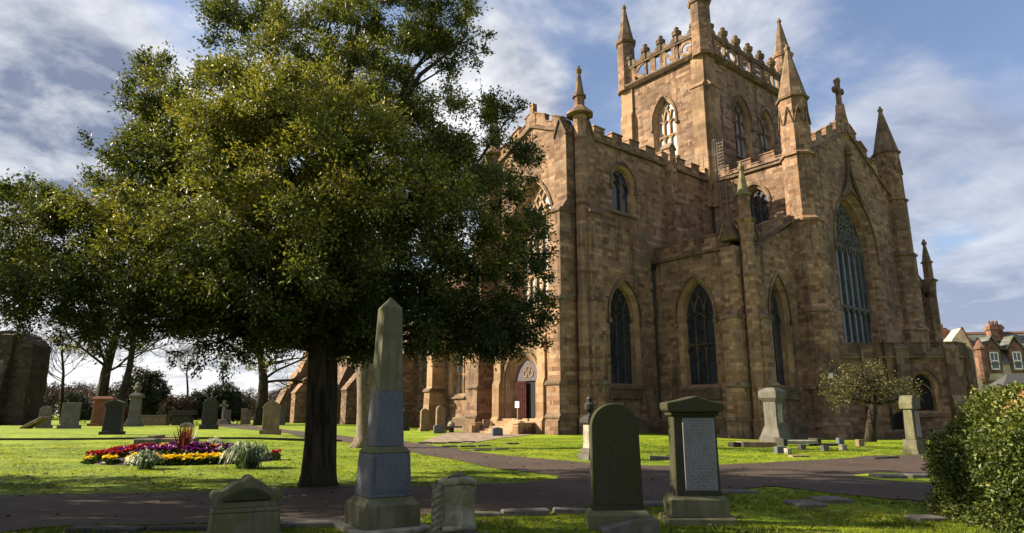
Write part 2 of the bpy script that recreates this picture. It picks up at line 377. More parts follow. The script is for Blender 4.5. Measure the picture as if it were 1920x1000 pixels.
BROWNTWIG = plain('bare brown twigs', (.115, .070, .052), .95, .4)
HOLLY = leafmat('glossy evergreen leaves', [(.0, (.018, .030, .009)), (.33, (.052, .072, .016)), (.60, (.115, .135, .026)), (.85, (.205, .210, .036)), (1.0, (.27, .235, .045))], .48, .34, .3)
HEDGE = leafmat('hedge leaves', [(.0, (.018, .036, .008)), (.38, (.058, .085, .014)), (.66, (.125, .150, .024)), (.90, (.25, .25, .055)), (1.0, (.30, .16, .06))], .5, .25, .35)
SMALLT = leafmat('olive spring leaves', [(.0, (.030, .032, .008)), (.5, (.078, .074, .014)), (1.0, (.155, .135, .03))], .5, .3)
YEW = leafmat('dark evergreen needles', [(.0, (.010, .020, .006)), (.6, (.028, .042, .012)), (1.0, (.07, .075, .018))], .55, .1)
SCRUB = leafmat('brown winter scrub', [(.0, (.026, .018, .014)), (.5, (.06, .040, .031)), (1.0, (.11, .078, .055))], .85, .1)
YGREEN = leafmat('yellow green leaves', [(.0, (.05, .06, .012)), (.5, (.13, .14, .02)), (1.0, (.28, .26, .03))], .45, .35)

def grassmat(name, blades=False):
    m, t = newmat(name); g = t.new('ShaderNodeNewGeometry'); P = g.outputs['Position']
    n = t.noise(P, .35, 6, .62); f = t.noise(P, 3.0, 6, .7); ff = t.noise(P, 22, 4, .7)
    x = t.math('ADD', t.math('MULTIPLY', n, .72), t.math('ADD', t.math('MULTIPLY', f, .46), t.math('MULTIPLY', ff, .22))); x = t.math('SUBTRACT', x, .20)
    if blades:
        a = t.new('ShaderNodeAttribute', attribute_name='tint'); x = t.math('ADD', x, t.math('MULTIPLY', t.math('SUBTRACT', a.outputs['Fac'], .5), .3))
    col = t.ramp(x, [(.30, (.045, .062, .006)), (.42, (.118, .180, .004)), (.55, (.19, .26, .005)), (.68, (.29, .29, .014)), (.8, (.28, .24, .06))])
    dirt = t.noise(t.vmath('ADD', P, (31, 7, 0)), 1.1, 6, .7); col = t.mix(t.mapr(dirt, .59, .70, 0, .75), col, (.06, .052, .018))
    t.put(t.b, 'Base Color', col); t.put(t.b, 'Roughness', .75); t.put(t.b, 'Specular IOR Level', .2)
    if blades:
        tr = t.new('ShaderNodeBsdfTranslucent'); t.put(tr, 0, col); mx = t.new('ShaderNodeMixShader'); t.put(mx, 0, .25); t.put(t.b, 'Normal', t.comb(0.0, 0.0, 1.0))
        t.l.new(t.b.outputs[0], mx.inputs[1]); t.l.new(tr.outputs[0], mx.inputs[2]); t.l.new(mx.outputs[0], t.o.inputs[0])
    else: bump(t, t.math('ADD', f, ff), .9, .06)
    return m
GRASS = grassmat('mown lawn'); BLADE = grassmat('grass blades', True)
def pathmat():
    m, t = newmat('reddish asphalt'); g = t.new('ShaderNodeNewGeometry'); P = g.outputs['Position']
    n = t.noise(P, .5, 6, .65); f = t.noise(P, 40, 4, .75); s = t.noise(P, 3.5, 6, .7)
    col = t.ramp(t.math('ADD', t.math('MULTIPLY', n, .55), t.math('MULTIPLY', f, .45)), [(.3, (.024, .015, .010)), (.5, (.050, .032, .022)), (.7, (.094, .062, .042))])
    col = t.mix(t.mapr(s, .56, .72, 0, .55), col, (.045, .036, .024)); col = t.mix(t.mapr(t.noise(P, 9, 3), .66, .72, 0, .6), col, (.16, .12, .09))
    vo = t.new('ShaderNodeTexVoronoi', feature='DISTANCE_TO_EDGE'); t.put(vo, 'Vector', t.vmath('ADD', P, t.vmath('MULTIPLY', t.noise(P, 1.3, 4, .6, 0, 1), (.9, .9, 0)))); t.put(vo, 'Scale', .55)
    col = t.mix(t.mapr(vo.outputs[0], .004, .018, .55, 0), col, (.012, .009, .008)); big = t.noise(t.vmath('ADD', P, (4, 9, 0)), .22, 3, .5); col = t.mix(t.mapr(big, .50, .53, 0, .30), col, (.030, .022, .020))
    t.put(t.b, 'Base Color', col); t.put(t.b, 'Roughness', .88); t.put(t.b, 'Specular IOR Level', .3); bump(t, t.math('ADD', f, s), .6, .015); return m
PATH = pathmat()
PAVE = plain('worn paving stone', (.27, .20, .14), .9, .4, 2.5, bstr=.5)
SOIL = plain('dark bed soil', (.028, .02, .014), .95, .4, 8, bstr=1.0)
G_MOSSY = grave('mossy dark headstone', (.045, .040, .026), (.026, .028, .007), .75, streaks=True)
G_GREY = grave('grey sandstone', (.135, .125, .108), (.07, .066, .034), .32)
G_PALE = grave('pale weathered marble', (.34, .31, .25), (.10, .095, .04), .45, (.5, .48, .42))
G_GRAN = grave('blue grey granite', (.045, .049, .062), (.045, .045, .036), .15, speck=.7, streaks=False, rough=.6)
G_PANEL = grave('speckled granite panel', (.10, .10, .108), (.06, .06, .055), .1, speck=.6, streaks=False, rough=.65)
G_OLIVE = grave('lichen green stone', (.135, .128, .078), (.075, .078, .028), .5, (.17, .17, .19))
G_LICHEN = grave('lichened spire stone', (.20, .165, .085), (.11, .10, .04), .45, (.26, .23, .17))
TRAC = plain('dark weathered tracery', (.085, .066, .048), .9, .4, 3); TRACB = plain('blue grey tracery', (.105, .098, .086), .85, .3, 3)
G_DARK = grave('blackened headstone', (.040, .036, .031), (.026, .026, .014), .3)
G_BLACKP = plain('polished black granite', (.010, .010, .011), .3, .2)
def lined():
    m = MATS['speckled granite panel']; t = NT(m.node_tree); b = [n for n in t.n if n.type == 'BSDF_PRINCIPLED'][0]; old = b.inputs['Base Color'].links[0].from_socket
    tc = t.new('ShaderNodeTexCoord'); p = t.sep(tc.outputs['Object']); rz_ = t.math('DIVIDE', p[2], .036); fr_ = t.math('FRACT', rz_); row = t.math('FLOOR', rz_)
    on = t.math('MULTIPLY', t.math('GREATER_THAN', fr_, .35), t.math('LESS_THAN', fr_, .8)); le = t.noise(t.comb(t.math('MULTIPLY', p[0], 120.0), t.math('MULTIPLY', p[2], 60.0), row), 1.0, 1); wide = t.math('LESS_THAN', t.math('ABSOLUTE', t.math('SUBTRACT', p[0], .01)), t.math('ADD', .06, t.math('MULTIPLY', t.noise(t.comb(0.0, 0.0, row), 3.7, 0), .16)))
    msk = t.math('MULTIPLY', t.math('MULTIPLY', on, wide), t.mapr(le, .48, .56)); t.put(b, 'Base Color', t.mix(t.math('MULTIPLY', msk, .45), old, (.03, .03, .032)))
lined()
G_RED = grave('red sandstone', (.20, .075, .04), (.10, .06, .03), .2)
G_BROWN = grave('brown sandstone', (.24, .165, .10), (.10, .085, .035), .35)

# ------------------------------------------------------------------ wall, window and trim builders
def arch(uc, a, z0, zs, za, n=10):
    """outline of a pointed opening: sill left -> up -> apex -> down -> sill right"""
    h = za-zs; Rr = (a*a+h*h)/(2*a); L = []
    th = math.atan2(h, Rr-a) if Rr != a else math.pi/2
    arc = [((a-Rr)+Rr*math.cos(th*i/n), zs+Rr*math.sin(th*i/n)) for i in range(n+1)]
    right = [(uc+x, z) for x, z in arc]; left = [(uc-x, z) for x, z in arc]
    return [(uc-a, z0)]+left+right[::-1][1:]+[(uc+a, z0)]
def wall(mb, fr, outer, holes=()):
    loops = [[Vector((u, v, 0)) for u, v in outer]]+[[Vector((u, v, 0)) for u, v in h] for h in holes]
    tris = tessellate_polygon(loops); flat = [p for L in loops for p in L]
    mb.add([fr.p(p.x, p.y, 0) for p in flat], [tuple(t) for t in tris])
def inside_arch(u, z, uc, a, zs, za):
    if z <= zs: return abs(u-uc) < a
    h = za-zs; Rr = (a*a+h*h)/(2*a); x = abs(u-uc)
    return (x-(a-Rr))**2+(z-zs)**2 < Rr*Rr
def window(fr, par, uc, sill, zs, za, ao, ai, dep, lights, glass, transom=(), rose=False, hood=True, name='window', trm=None, jm=None, mw=.13):
    zi = za-(ao-ai)*1.15; out = arch(uc, ao, sill, zs, za); inn = arch(uc, ai, sill+.25*(ao-ai)+.12, zs, zi)
    mb = MB(); n = len(out)                                     # moulded reveal in two orders
    mid = [((o[0]*.45+i[0]*.55), (o[1]*.45+i[1]*.55)) for o, i in zip(out, inn)]
    rows = [(out, 0.0), (mid, -.38*dep), ([(m_[0]+(i_[0]-m_[0])*.35, m_[1]+(i_[1]-m_[1])*.35) for m_, i_ in zip(mid, inn)], -.42*dep), (inn, -dep)]
    vs = [fr.p(u, v, d) for L, d in rows for u, v in L]
    mb.add(vs, [(r*n+k, r*n+(k+1) % n, (r+1)*n+(k+1) % n, (r+1)*n+k) for r in range(len(rows)-1) for k in range(n)])
    wo_ = mb.build(name, jm or PALE, par)
    g = MB(); g.add([fr.p(u, v, -dep+.02) for u, v in inn], [tuple(range(n))]); g.build('glass', glass, wo_)
    T = MB(); nrm = tuple(fr.n); zt = inn[0][1]
    us = [uc-ai+2*ai*(k+1)/lights for k in range(lights-1)]
    d0 = -dep+.09; hh = zi-zs; Rr = (ai*ai+hh*hh)/(2*ai)
    def seg(pts):
        for a_, b_ in zip(pts, pts[1:]):
            if inside_arch(*a_, uc, ai, zs, zi) and inside_arch(*b_, uc, ai, zs, zi): T.bar(fr.p(*a_, d0), fr.p(*b_, d0), mw, .16, nrm)
    lw = 2*ai/lights
    for u in us:
        top = zs if not rose else zs-.2
        seg([(u, zt), (u, top)])
        if not rose:
            for sgn in (1, -1):
                seg([(u+sgn*(Rr*math.cos(q*.11)-Rr), zs+Rr*math.sin(q*.11)) for q in range(0, 13)])
    for k in range(lights):                                     # cusped heads of the lights
        c = uc-ai+lw*(k+.5); zz = zs-(.55*lw if not rose else .2)
        for zb in [zz]+[tz-.75*lw for tz in transom]:
            A = arch(c, lw*.5, zb, zb, zb+lw*.72, 5)[1:-1]
            for a_, b_ in zip(A, A[1:]): T.bar(fr.p(*a_, d0), fr.p(*b_, d0), mw*.7, .13, nrm)
    for tz in transom: T.bar(fr.p(uc-ai, tz, d0), fr.p(uc+ai, tz, d0), mw*1.2, .18, nrm)
    if rose:
        cz = zs+(zi-zs)*.47; r0 = ai*.50
        for rr in (r0, r0*.22, r0*1.06):
            C = [(uc+rr*math.cos(q*math.pi/14), cz+rr*math.sin(q*math.pi/14)) for q in range(29)]; seg(C)
        for q in range(12): seg([(uc+r0*f*math.cos(q*math.pi/6), cz+r0*f*math.sin(q*math.pi/6)) for f in (.22, .6, 1.0)])
        for q in range(12):
            a2 = (q+.5)*math.pi/6; C = [(uc+r0*.80*math.cos(a2)+r0*.2*math.cos(s*.7), cz+r0*.80*math.sin(a2)+r0*.2*math.sin(s*.7)) for s in range(10)]; seg(C)
        for k in range(1, lights*2):
            u = uc-ai+lw*.5*k; zz = zs+.1
            seg([(u, zz-.3), (u, zz+.5), (u, zz+1.0), (u+(.2 if u < uc else -.2), zz+1.5)])
            seg([(u-lw*.25, zz+.1), (u, zz+.6), (u+lw*.25, zz+.1)]); seg([(u-lw*.25, zz+.9), (u, zz+1.3), (u+lw*.25, zz+.9)])
    if T.v: T.build('tracery', trm or STONE_DK, wo_)
    if hood:
        H = MB(); ho = arch(uc, ao+.16, zs-.5, zs-.0, za+.24, 12); hi = arch(uc, ao+.01, zs-.5, zs, za+.02, 12); m_ = len(ho)
        for dd, q in ((.14, 0),):
            vs = [fr.p(*p_, 0.0) for p_ in hi]+[fr.p(*p_, dd) for p_ in hi]+[fr.p(*p_, dd*.7) for p_ in ho]+[fr.p(*p_, 0.0) for p_ in ho]
            fs = [(r*m_+k, r*m_+k+1, (r+1)*m_+k+1, (r+1)*m_+k) for r in range(3) for k in range(m_-1)]
            H.add(vs, fs)
        for sg in (-1, 1): H.prism_uz(fr, [(uc+sg*(ao+.08)-.14, zs-.72), (uc+sg*(ao+.08)+.14, zs-.72), (uc+sg*(ao+.08)+.14, zs-.44), (uc+sg*(ao+.08)-.14, zs-.44)], 0, .2)
        H.build('hood_mould', STONE_DK, wo_)
    sl_ = MB(); sl_.prism_dz(fr, [(-.1, sill-.26), (.16, sill-.26), (.16, sill-.16), (-.1, sill-.02)], uc-ao-.08, uc+ao+.08); sl_.build('sill', STONE_DK, wo_)
    return out
def strip(mb, fr, u0, z0, u1, z1, h=.24, d=.2, back=-.04):
    mb.prism_uz(fr, [(u0, z0), (u1, z1), (u1, z1+h*.5), (u0, z0+h*.5)], back, d)
    mb.prism_uz(fr, [(u0, z0+h*.5), (u1, z1+h*.5), (u1, z1+h), (u0, z0+h)], back, d*.5)
def parapet(mb, fr, u0, z0, u1, z1, low=.62, high=1.12, per=2.2, duty=.58, th=.42, start=0.0, step=True):
    """crenellated parapet above a straight or raking string"""
    zf = lambda u: z0+(z1-z0)*(u-u0)/(u1-u0)
    mb.prism_uz(fr, [(u0, zf(u0)+.2), (u1, zf(u1)+.2), (u1, zf(u1)+low), (u0, zf(u0)+low)], -th, .03)
    u = u0+start
    while u < u1-.3:
        a, b = max(u, u0), min(u+per*duty, u1)
        if b-a > .3:
            mb.prism_uz(fr, [(a, zf(a)+low), (b, zf(b)+low), (b, zf(b)+high), (a, zf(a)+high)], -th+.01, .02)
            mb.prism_uz(fr, [(a-.05, zf(a)+high), (b+.05, zf(b)+high), (b+.05, zf(b)+high+.09), (a-.05, zf(a)+high+.09)], -th-.05, .10)
        c, d = min(b, u1), min(u+per, u1)
        if d-c > .2: mb.prism_uz(fr, [(c, zf(c)+low), (d, zf(d)+low), (d, zf(d)+low+.08), (c, zf(c)+low+.08)], -th-.05, .10)
        u += per
def buttress(par, fr, u0, u1, prof, gab=None, bands=(), mat=None, name='buttress'):
    """prof: (z, depth) from the ground up"""
    mb = MB(); mb.prism_dz(fr, [(-.1, prof[0][0])]+[(d, z) for z, d in prof]+[(-.1, prof[-1][0])], u0, u1)
    o = mb.build(name, mat or STONE, par); t = MB()
    for z, d in bands: t.prism_dz(fr, [(-.02, z-.02), (d+.10, z-.02), (d+.12, z+.08), (d-.02, z+.26), (-.02, z+.26)], u0-.09, u1+.09)
    if gab:
        zb, hgt_, dd = gab; uc = (u0+u1)/2; wd = (u1-u0)/2+.10
        t.prism_uz(fr, [(uc-wd, zb), (uc-wd+.12, zb-.12), (uc, zb+hgt_-.22), (uc+wd-.12, zb-.12), (uc+wd, zb), (uc, zb+hgt_)], -.35, dd+.10)
        t.prism_uz(fr, [(uc-wd+.11, zb-.12), (uc+wd-.11, zb-.12), (uc, zb+hgt_-.2)], -.3, dd)
    if t.v: t.build('weathering', STONE_DK, o)
    return o
def spire(par, name, cx, cy, prof, cap=None, gablets=None, mat=None, smat=None):
    mb = MB(); mb.lathe(cx, cy, prof); o = mb.build(name, mat or STONE, par)
    if cap:
        c = MB(); c.lathe(cx, cy, cap); zt, rt = cap[-1]
        c.lathe(cx, cy, [(zt-.05, .12), (zt+.10, .22), (zt+.28, .24), (zt+.40, .12), (zt+.58, .09)], 8)
        c.build('spirelet', smat or STONE_DK, o)
    if gablets:
        z, h, r = gablets; g = MB()
        for k in range(8):
            a = k*math.pi/4; f = Fr((cx, cy), (-math.sin(a), math.cos(a)), (math.cos(a), math.sin(a))); wd = r*math.tan(math.pi/8)
            g.prism_uz(f, [(-wd, z), (-wd+.1, z), (0, z+h-.18), (wd-.1, z), (wd, z), (0, z+h)], r*.9, r+.10)
        g.build('gablet', STONE_DK, o)
    return o

# ------------------------------------------------------------------ the church
church = thing('abbey_church', 'large brown sandstone church with a square lettered tower and spirelets', 'church', (CH.x, CH.y, 0), CROT)
ZB = -1.3
CX0 = -8.65; CW = 16.2; GC = 24.8; GN = 33.2; EG = 7.7; AE = 7.1; AN = 8.0

# --- south transept: lit gable front
fs = SF(0.0); tc_ = (CX0+0)/2-.0
wm = MB(); h1 = window(fs, church, tc_, 8.25, 14.0, 18.3, 2.25, 1.75, .75, 5, GLASS_PALE, transom=(11.0,), trm=PALE, mw=.16)
wall(wm, fs, [(CX0, ZB), (0, ZB), (0, 20.2), (tc_, 22.1), (CX0, 20.2)], [h1])
g = wm.build('gable_wall', STONE, church)
st = MB(); strip(st, fs, CX0, 20.15, tc_, 22.05); strip(st, fs, tc_, 22.05, 0, 20.15); strip(st, fs, CX0+.1, 8.0, -.1, 8.0, .2, .14)
st.prism_dz(fs, [(-.05, ZB), (.22, ZB), (.22, .85), (.08, 1.05), (-.05, 1.05)], -1.9, 0); st.prism_dz(fs, [(-.05, ZB), (.22, ZB), (.22, .85), (.08, 1.05), (-.05, 1.05)], CX0, -7.1)
st.build('string_course', STONE_DK, church)
pm = MB(); parapet(pm, fs, tc_+.3, 22.05, -.1, 20.15, start=.15, per=1.75); parapet(pm, fs, CX0+.1, 20.15, tc_-.3, 22.05, start=.0, per=1.75)
pm.prism_uz(fs, [(tc_-.45, 22.1), (tc_+.45, 22.1), (tc_+.45, 23.1), (tc_, 23.45), (tc_-.45, 23.1)], -.42, .06); pm.box(tc_-.2, tc_+.2, -.05, .35, 23.2, 24.0)
pm.build('parapet', STONE, church)
BPR = [(ZB, 1.85), (.8, 1.85), (1.0, 1.68), (3.0, 1.68), (3.3, 1.58), (8.4, 1.58), (8.7, 1.42), (14.3, 1.42), (15.3, .72), (20.4, .72)]
bands = [(1.0, 1.68), (3.05, 1.66), (8.45, 1.55), (14.35, 1.42)]
for fr_, a, b in ((fs, -1.18, .0), (fs, CX0-1.1, CX0+.08)): buttress(church, fr_, a, b, BPR, (20.0, 1.4, .72), bands)
fe = EF(0.0)
buttress(church, fe, .38, 1.5, [(z, d*.72) for z, d in BPR], (20.0, 1.4, .52), [(z, d*.72) for z, d in bands])
buttress(church, Fr((CX0, 0), (0, 1), (-1, 0)), .38, 1.5, [(z, d*.72) for z, d in BPR], (20.0, 1.4, .52), [(z, d*.72) for z, d in bands])
for cx in (.42, CX0-.42):
    spire(church, 'pinnacle', cx, .25, [(ZB, .55), (1.0, .55), (1.2, .47), (8.5, .47), (8.8, .42), (20.0, .42), (20.8, .46), (21.3, .52), (21.36, .98), (21.5, .95), (21.95, .46), (22.05, .38), (22.75, .38)],
          [(22.72, .50), (22.86, .50), (22.9, .37), (24.55, .12)], mat=STONE)
# --- transept east wall
u1 = window(fe, church, 5.0, 15.4, 17.7, 19.05, 1.25, .95, .5, 2, GLASS_DK, trm=TRAC, mw=.09)
u2 = window(fe, church, 4.62, 3.1, 8.0, 10.35, 1.55, 1.2, .6, 3, GLASS_DK, mw=.075, trm=TRAC)
wm = MB(); wall(wm, fe, [(0, ZB), (CW, ZB), (CW, 20.2), (0, 20.2)], [u1, u2]); wm.build('wall', STONE, church)
st = MB(); strip(st, fe, 1.55, 20.15, 10.0, 20.15); strip(st, fe, 10.7, 20.15, CW-.1, 20.15)
st.prism_dz(fe, [(-.05, ZB), (.22, ZB), (.22, .85), (.08, 1.05), (-.05, 1.05)], 1.2, AN-.05)
st.prism_dz(fe, [(-.05, 2.2), (.16, 2.25), (.16, 2.75), (-.05, 2.95)], 2.7, 6.0); st.build('string_course', STONE_DK, church)
pm = MB(); parapet(pm, fe, 1.55, 20.15, CW-.3, 20.15, start=.5, per=1.9); pm.build('parapet', STONE, church)
buttress(church, fe, 10.0, 10.75, [(13.3, .85), (17.0, .85), (17.7, .55), (20.4, .55), (21.7, .5)], (21.6, .6, .5), [(17.0, .85)])
# --- transept west and back walls, roofs
bk = MB(); bk.add([(CX0, 0, ZB), (CX0, CW+18, ZB), (CX0, CW+18, 20.2), (CX0, 0, 20.2)], [(0, 1, 2, 3)])
bk.add([(CX0, GN+1, ZB), (EG, GN+1, ZB), (EG, GN+1, 20.2), (CX0, GN+1, 20.2)], [(0, 1, 2, 3)])
bk.build('wall', STONE, church)
rf = MB(); rf.add([(CX0, .3, 20.5), (tc_, .3, 22.4), (tc_, CW, 22.4), (CX0, CW, 20.5), (0, .3, 20.5), (0, CW, 20.5)], [(0, 1, 2, 3), (1, 4, 5, 2)])
rf.add([(CX0, CW-.2, 20.4), (EG, CW-.2, 20.4), (EG, GC, 24.6), (CX0, GC, 24.6), (EG, GN+.8, 20.4), (CX0, GN+.8, 20.4)], [(0, 1, 2, 3), (3, 2, 4, 5)])
rf.add([(0, AN+.3, 12.5), (AE-.3, AN+.3, 12.5), (AE-.3, CW, 15.0), (0, CW, 15.0)], [(0, 1, 2, 3)])
rf.build('roof', ROOF, church)

# --- porch and door in the gable front
fp = SF(-.95); dc = -4.45
ho = arch(dc, 1.72, .95, 3.5, 5.45); hi_ = arch(dc, 1.3, .95, 3.3, 4.85); pm = MB()
wall(pm, fp, [(-7.15, ZB), (-1.75, ZB), (-1.75, 7.0), (-7.15, 7.0)], [ho])
n = len(ho); rows = []
for i in range(9):                                            # stepped mouldings of the doorway
    f = i/8; zig = .06*(i % 2)
    rows.append(([(o[0]+(h[0]-o[0])*f+(zig if h[0] < dc else -zig)*.6, o[1]+(h[1]-o[1])*f) for o, h in zip(ho, hi_)], -.60*f))
vs = [fp.p(u, v, d) for L, d in rows for u, v in L]
pm.add(vs, [(r*n+k, r*n+(k+1) % n, (r+1)*n+(k+1) % n, (r+1)*n+k) for r in range(8) for k in range(n-1)])
pm.prism_dz(fp, [(-.95, 7.0), (.12, 7.0), (.12, 7.15), (-.95, 7.75)], -7.25, -1.65)
pm.add([fp.p(-7.15, ZB, 0), fp.p(-7.15, ZB, -.95), fp.p(-7.15, 7.0, -.95), fp.p(-7.15, 7.0, 0)], [(0, 1, 2, 3)]); pm.add([fp.p(-1.75, ZB, 0), fp.p(-1.75, ZB, -.95), fp.p(-1.75, 7.0, -.95), fp.p(-1.75, 7.0, 0)], [(0, 1, 2, 3)])
porch = pm.build('porch', PALE, church)
hm = MB(); A = arch(dc, 1.85, 3.0, 3.5, 5.68, 12); hm.tube([fp.p(u, v, .07) for u, v in A], .10, 5); hm.build('hood_mould', PALE, porch)
for a in (-7.1, -2.5):
    b = MB(); b.prism_dz(fp, [(-.1, ZB), (.65, ZB), (.65, .85), (.5, 1.05), (.5, 3.2), (.36, 3.55), (.36, 6.2), (-.1, 6.8)], a, a+.75); b.build('pilaster', PALE, porch)
dk = MB(); dk.add([fp.p(u, v, -.59) for u, v in hi_], [tuple(range(n))]); dk.build('doorway', BLACK, porch)
tm = MB(); tm.prism_uz(fp, [p for p in arch(dc, 1.29, 3.45, 3.46, 4.83)], -.58, -.5); tm.prism_uz(fp, [(dc+.85, .98), (dc+1.27, .98), (dc+1.27, 3.45), (dc+.85, 3.45)], -.58, -.51)
tm.build('door_surround', DOORP, porch)
rm = MB(); 
for q in range(3): rm.tube([fp.p(dc+.1+.22*math.cos(t*.7)+(q-1)*.28, 3.95+.22*math.sin(t*.7)+(.25 if q == 1 else 0), -.48) for t in range(10)], .04, 4)
rm.build('fanlight_tracery', PALE, porch)
dl = MB(); dl.prism_uz(fp, [(dc-1.12, 1.0), (dc+.02, 1.0), (dc+.02, 3.42), (dc-1.12, 3.42)], -.46, -.38)
for q in range(6): dl.prism_uz(fp, [(dc-1.10+.19*q, 1.02), (dc-.94+.19*q, 1.02), (dc-.94+.19*q, 3.40), (dc-1.10+.19*q, 3.40)], -.38, -.365)
door = dl.build('door', DOORW, porch); kb = MB(); kb.lathe(dc-1.02, -.95+.35, [(2.02, .03), (2.07, .05), (2.12, .03)], 8); kb.build('handle', STEEL, door)
# steps up to the door
stp = MB()
for k in range(6): stp.box(-6.9+.0, -2.4, -.95-.32*(6-k), -.95+.4, -.35+.215*k if k else -.6, -.02+.163*(k+1))
stp.build('door_step', PALE, church)
for a in (-6.95, -2.4):
    b = MB(); b.box(a-.55, a, -3.0, -1.6, -.4, .62); b.box(a-.6, a+.05, -3.05, -1.6, .62, .72); b.build('step_pier', PALE, church)
# --- west aisle of the transept
fw = SF(.3); w1 = window(fw, church, -14.0, 2.7, 6.6, 8.6, 1.15, .85, .6, 3, GLASS_PALE, transom=(4.4,), trm=PALE, mw=.09)
wm = MB(); wall(wm, fw, [(-16.4, ZB), (CX0, ZB), (CX0, 12.2), (-16.4, 12.2)], [w1])
wm.add([(-16.4, .3, ZB), (-16.4, 16, ZB), (-16.4, 16, 15), (-16.4, .3, 12.2)], [(0, 1, 2, 3)])
wm.build('wall', STONE, church)
st = MB(); strip(st, fw, -16.4, 12.0, CX0-1.1, 12.0); st.prism_dz(fw, [(-.05, ZB), (.2, ZB), (.2, .95), (-.05, 1.1)], -16.3, CX0-1.1); st.build('string_course', STONE_DK, church)
pm = MB(); parapet(pm, fw, -16.4, 12.0, CX0-.9, 12.0); pm.build('parapet', STONE, church)
buttress(church, fw, -16.4, -15.6, [(ZB, 1.7), (1, 1.6), (3.0, 1.5), (3.4, 1.3), (8, 1.3), (8.8, .7), (12, .7)], None, [(3.0, 1.5)], mat=PALE)
rf = MB(); rf.add([(-16.3, .7, 12.4), (CX0, .7, 12.4), (CX0, 8, 15.0), (-16.3, 8, 15.0), (CX0, 16, 15.0), (-16.3, 16, 15.0)], [(0, 1, 2, 3), (3, 2, 4, 5)]); rf.build('roof', ROOF, church)

# --- south choir aisle
fa = SF(AN); fb = EF(AE)
a1 = window(fa, church, 3.42, 3.0, 7.9, 10.55, 1.5, 1.12, .6, 3, GLASS_DK, transom=(5.9,), mw=.09, trm=TRAC)
a2 = window(fb, church, 12.4, 3.0, 8.0, 10.7, 1.3, 1.02, .65, 2, GLASS_DK, mw=.075, trm=TRAC)
wm = MB(); wall(wm, fa, [(0, ZB), (AE, ZB), (AE, 12.05), (0, 12.05)], [a1]); wall(wm, fb, [(AN, ZB), (CW-.5, ZB), (CW-.5, 15.0), (AN+.9, 11.8), (AN, 11.8)], [a2]); wm.build('wall', STONE, church)
st = MB(); strip(st, fa, .05, 12.0, AE-.9, 12.0); strip(st, fb, AN+1.0, 11.75, CW-1.2, 14.95)
st.prism_dz(fa, [(-.05, ZB), (.24, ZB), (.24, .7), (.1, .95), (-.05, .95)], .0, AE-1); st.prism_dz(fb, [(-.05, ZB), (.24, ZB), (.24, .7), (.1, .95), (-.05, .95)], AN+1, CW-1.5)
for f_, c_ in ((fa, 3.42), (fb, 12.4)): st.prism_dz(f_, [(-.05, 2.15), (.16, 2.2), (.16, 2.7), (-.05, 2.9)], c_-1.65, c_+1.65)
st.build('string_course', STONE_DK, church)
pm = MB(); parapet(pm, fa, .05, 12.0, AE-.7, 12.0, start=.25, per=2.1); parapet(pm, fb, AN+.9, 11.75, CW-1.1, 14.9, start=.1, per=2.0); pm.build('parapet', STONE, church)
AB = [(ZB, 1.3), (.75, 1.3), (.95, 1.16), (2.9, 1.16), (3.15, 1.05), (7.2, 1.05), (8.0, .62), (12.0, .62)]
abn = [(.78, 1.18), (2.9, 1.14), (7.2, 1.02)]
buttress(church, fa, AE-1.0, AE, AB, (12.55, 1.25, .62), abn); buttress(church, fb, AN+.35, AN+1.4, AB, (12.55, 1.25, .62), abn)
PIN = [(ZB, .58), (.9, .58), (1.0, .48), (12.2, .44), (12.9, .48), (13.5, .54), (13.7, .76), (13.9, .44), (14.0, .40), (15.45, .40)]
PCAP = [(15.42, .52), (15.56, .52), (15.6, .39), (17.2, .12)]
spire(church, 'pinnacle', AE+.42, AN+.28, PIN, PCAP, mat=STONE, smat=G_LICHEN)
# --- choir clerestory
fc = SF(CW); c1 = window(fc, church, 3.75, 14.9, 17.5, 19.0, 1.25, .95, .5, 3, GLASS_DK, trm=TRAC, mw=.1)
wm = MB(); wall(wm, fc, [(0, 10), (EG, 10), (EG, 20.2), (0, 20.2)], [c1]); wm.build('wall', STONE, church)
st = MB(); strip(st, fc, .05, 20.1, EG-1, 20.1); st.build('string_course', STONE_DK, church)
pm = MB(); parapet(pm, fc, .3, 20.1, EG-.9, 20.1, start=.3, per=2.0); pm.build('parapet', STONE, church)
# --- choir east gable with the great window
fg = EF(EG); gw = window(fg, church, 24.35, 6.0, 14.3, 19.2, 3.75, 3.1, .95, 6, GLASS_BLUE, transom=(9.6,), rose=True, jm=STONE, trm=TRACB, mw=.17)
wm = MB(); wall(wm, fg, [(CW, ZB), (GN, ZB), (GN, 20.2), (GC, 24.6), (CW, 20.2)], [gw]); wm.build('gable_wall', STONE, church)
st = MB(); strip(st, fg, CW+.9, 20.5, GC, 24.6); strip(st, fg, GC, 24.6, GN-.9, 20.5); st.build('string_course', STONE_DK, church)
og = MB()                                                     # ogee crocketed hood rising to a finial
for sg in (-1, 1): og.tube([fg.p(24.35+sg*x, z, .16) for x, z in ((1.9, 18.3), (1.1, 19.25), (.6, 20.1), (.28, 21.0), (.10, 22.2))], [.15, .15, .14, .13, .12], 5)
og.lathe(EG+.2, 24.35, [(21.9, .14), (22.2, .17), (22.35, .42), (22.55, .20), (22.8, .34), (23.05, .16), (23.3, .05)], 8); og.build('finial', STONE_DK, church)
pm = MB(); parapet(pm, fg, CW+.9, 20.5, GC-.7, 24.25, low=.7, high=1.3, start=.2, per=1.9); parapet(pm, fg, GC+.7, 24.25, GN-.9, 20.5, low=.7, high=1.3, start=.1, per=1.9)
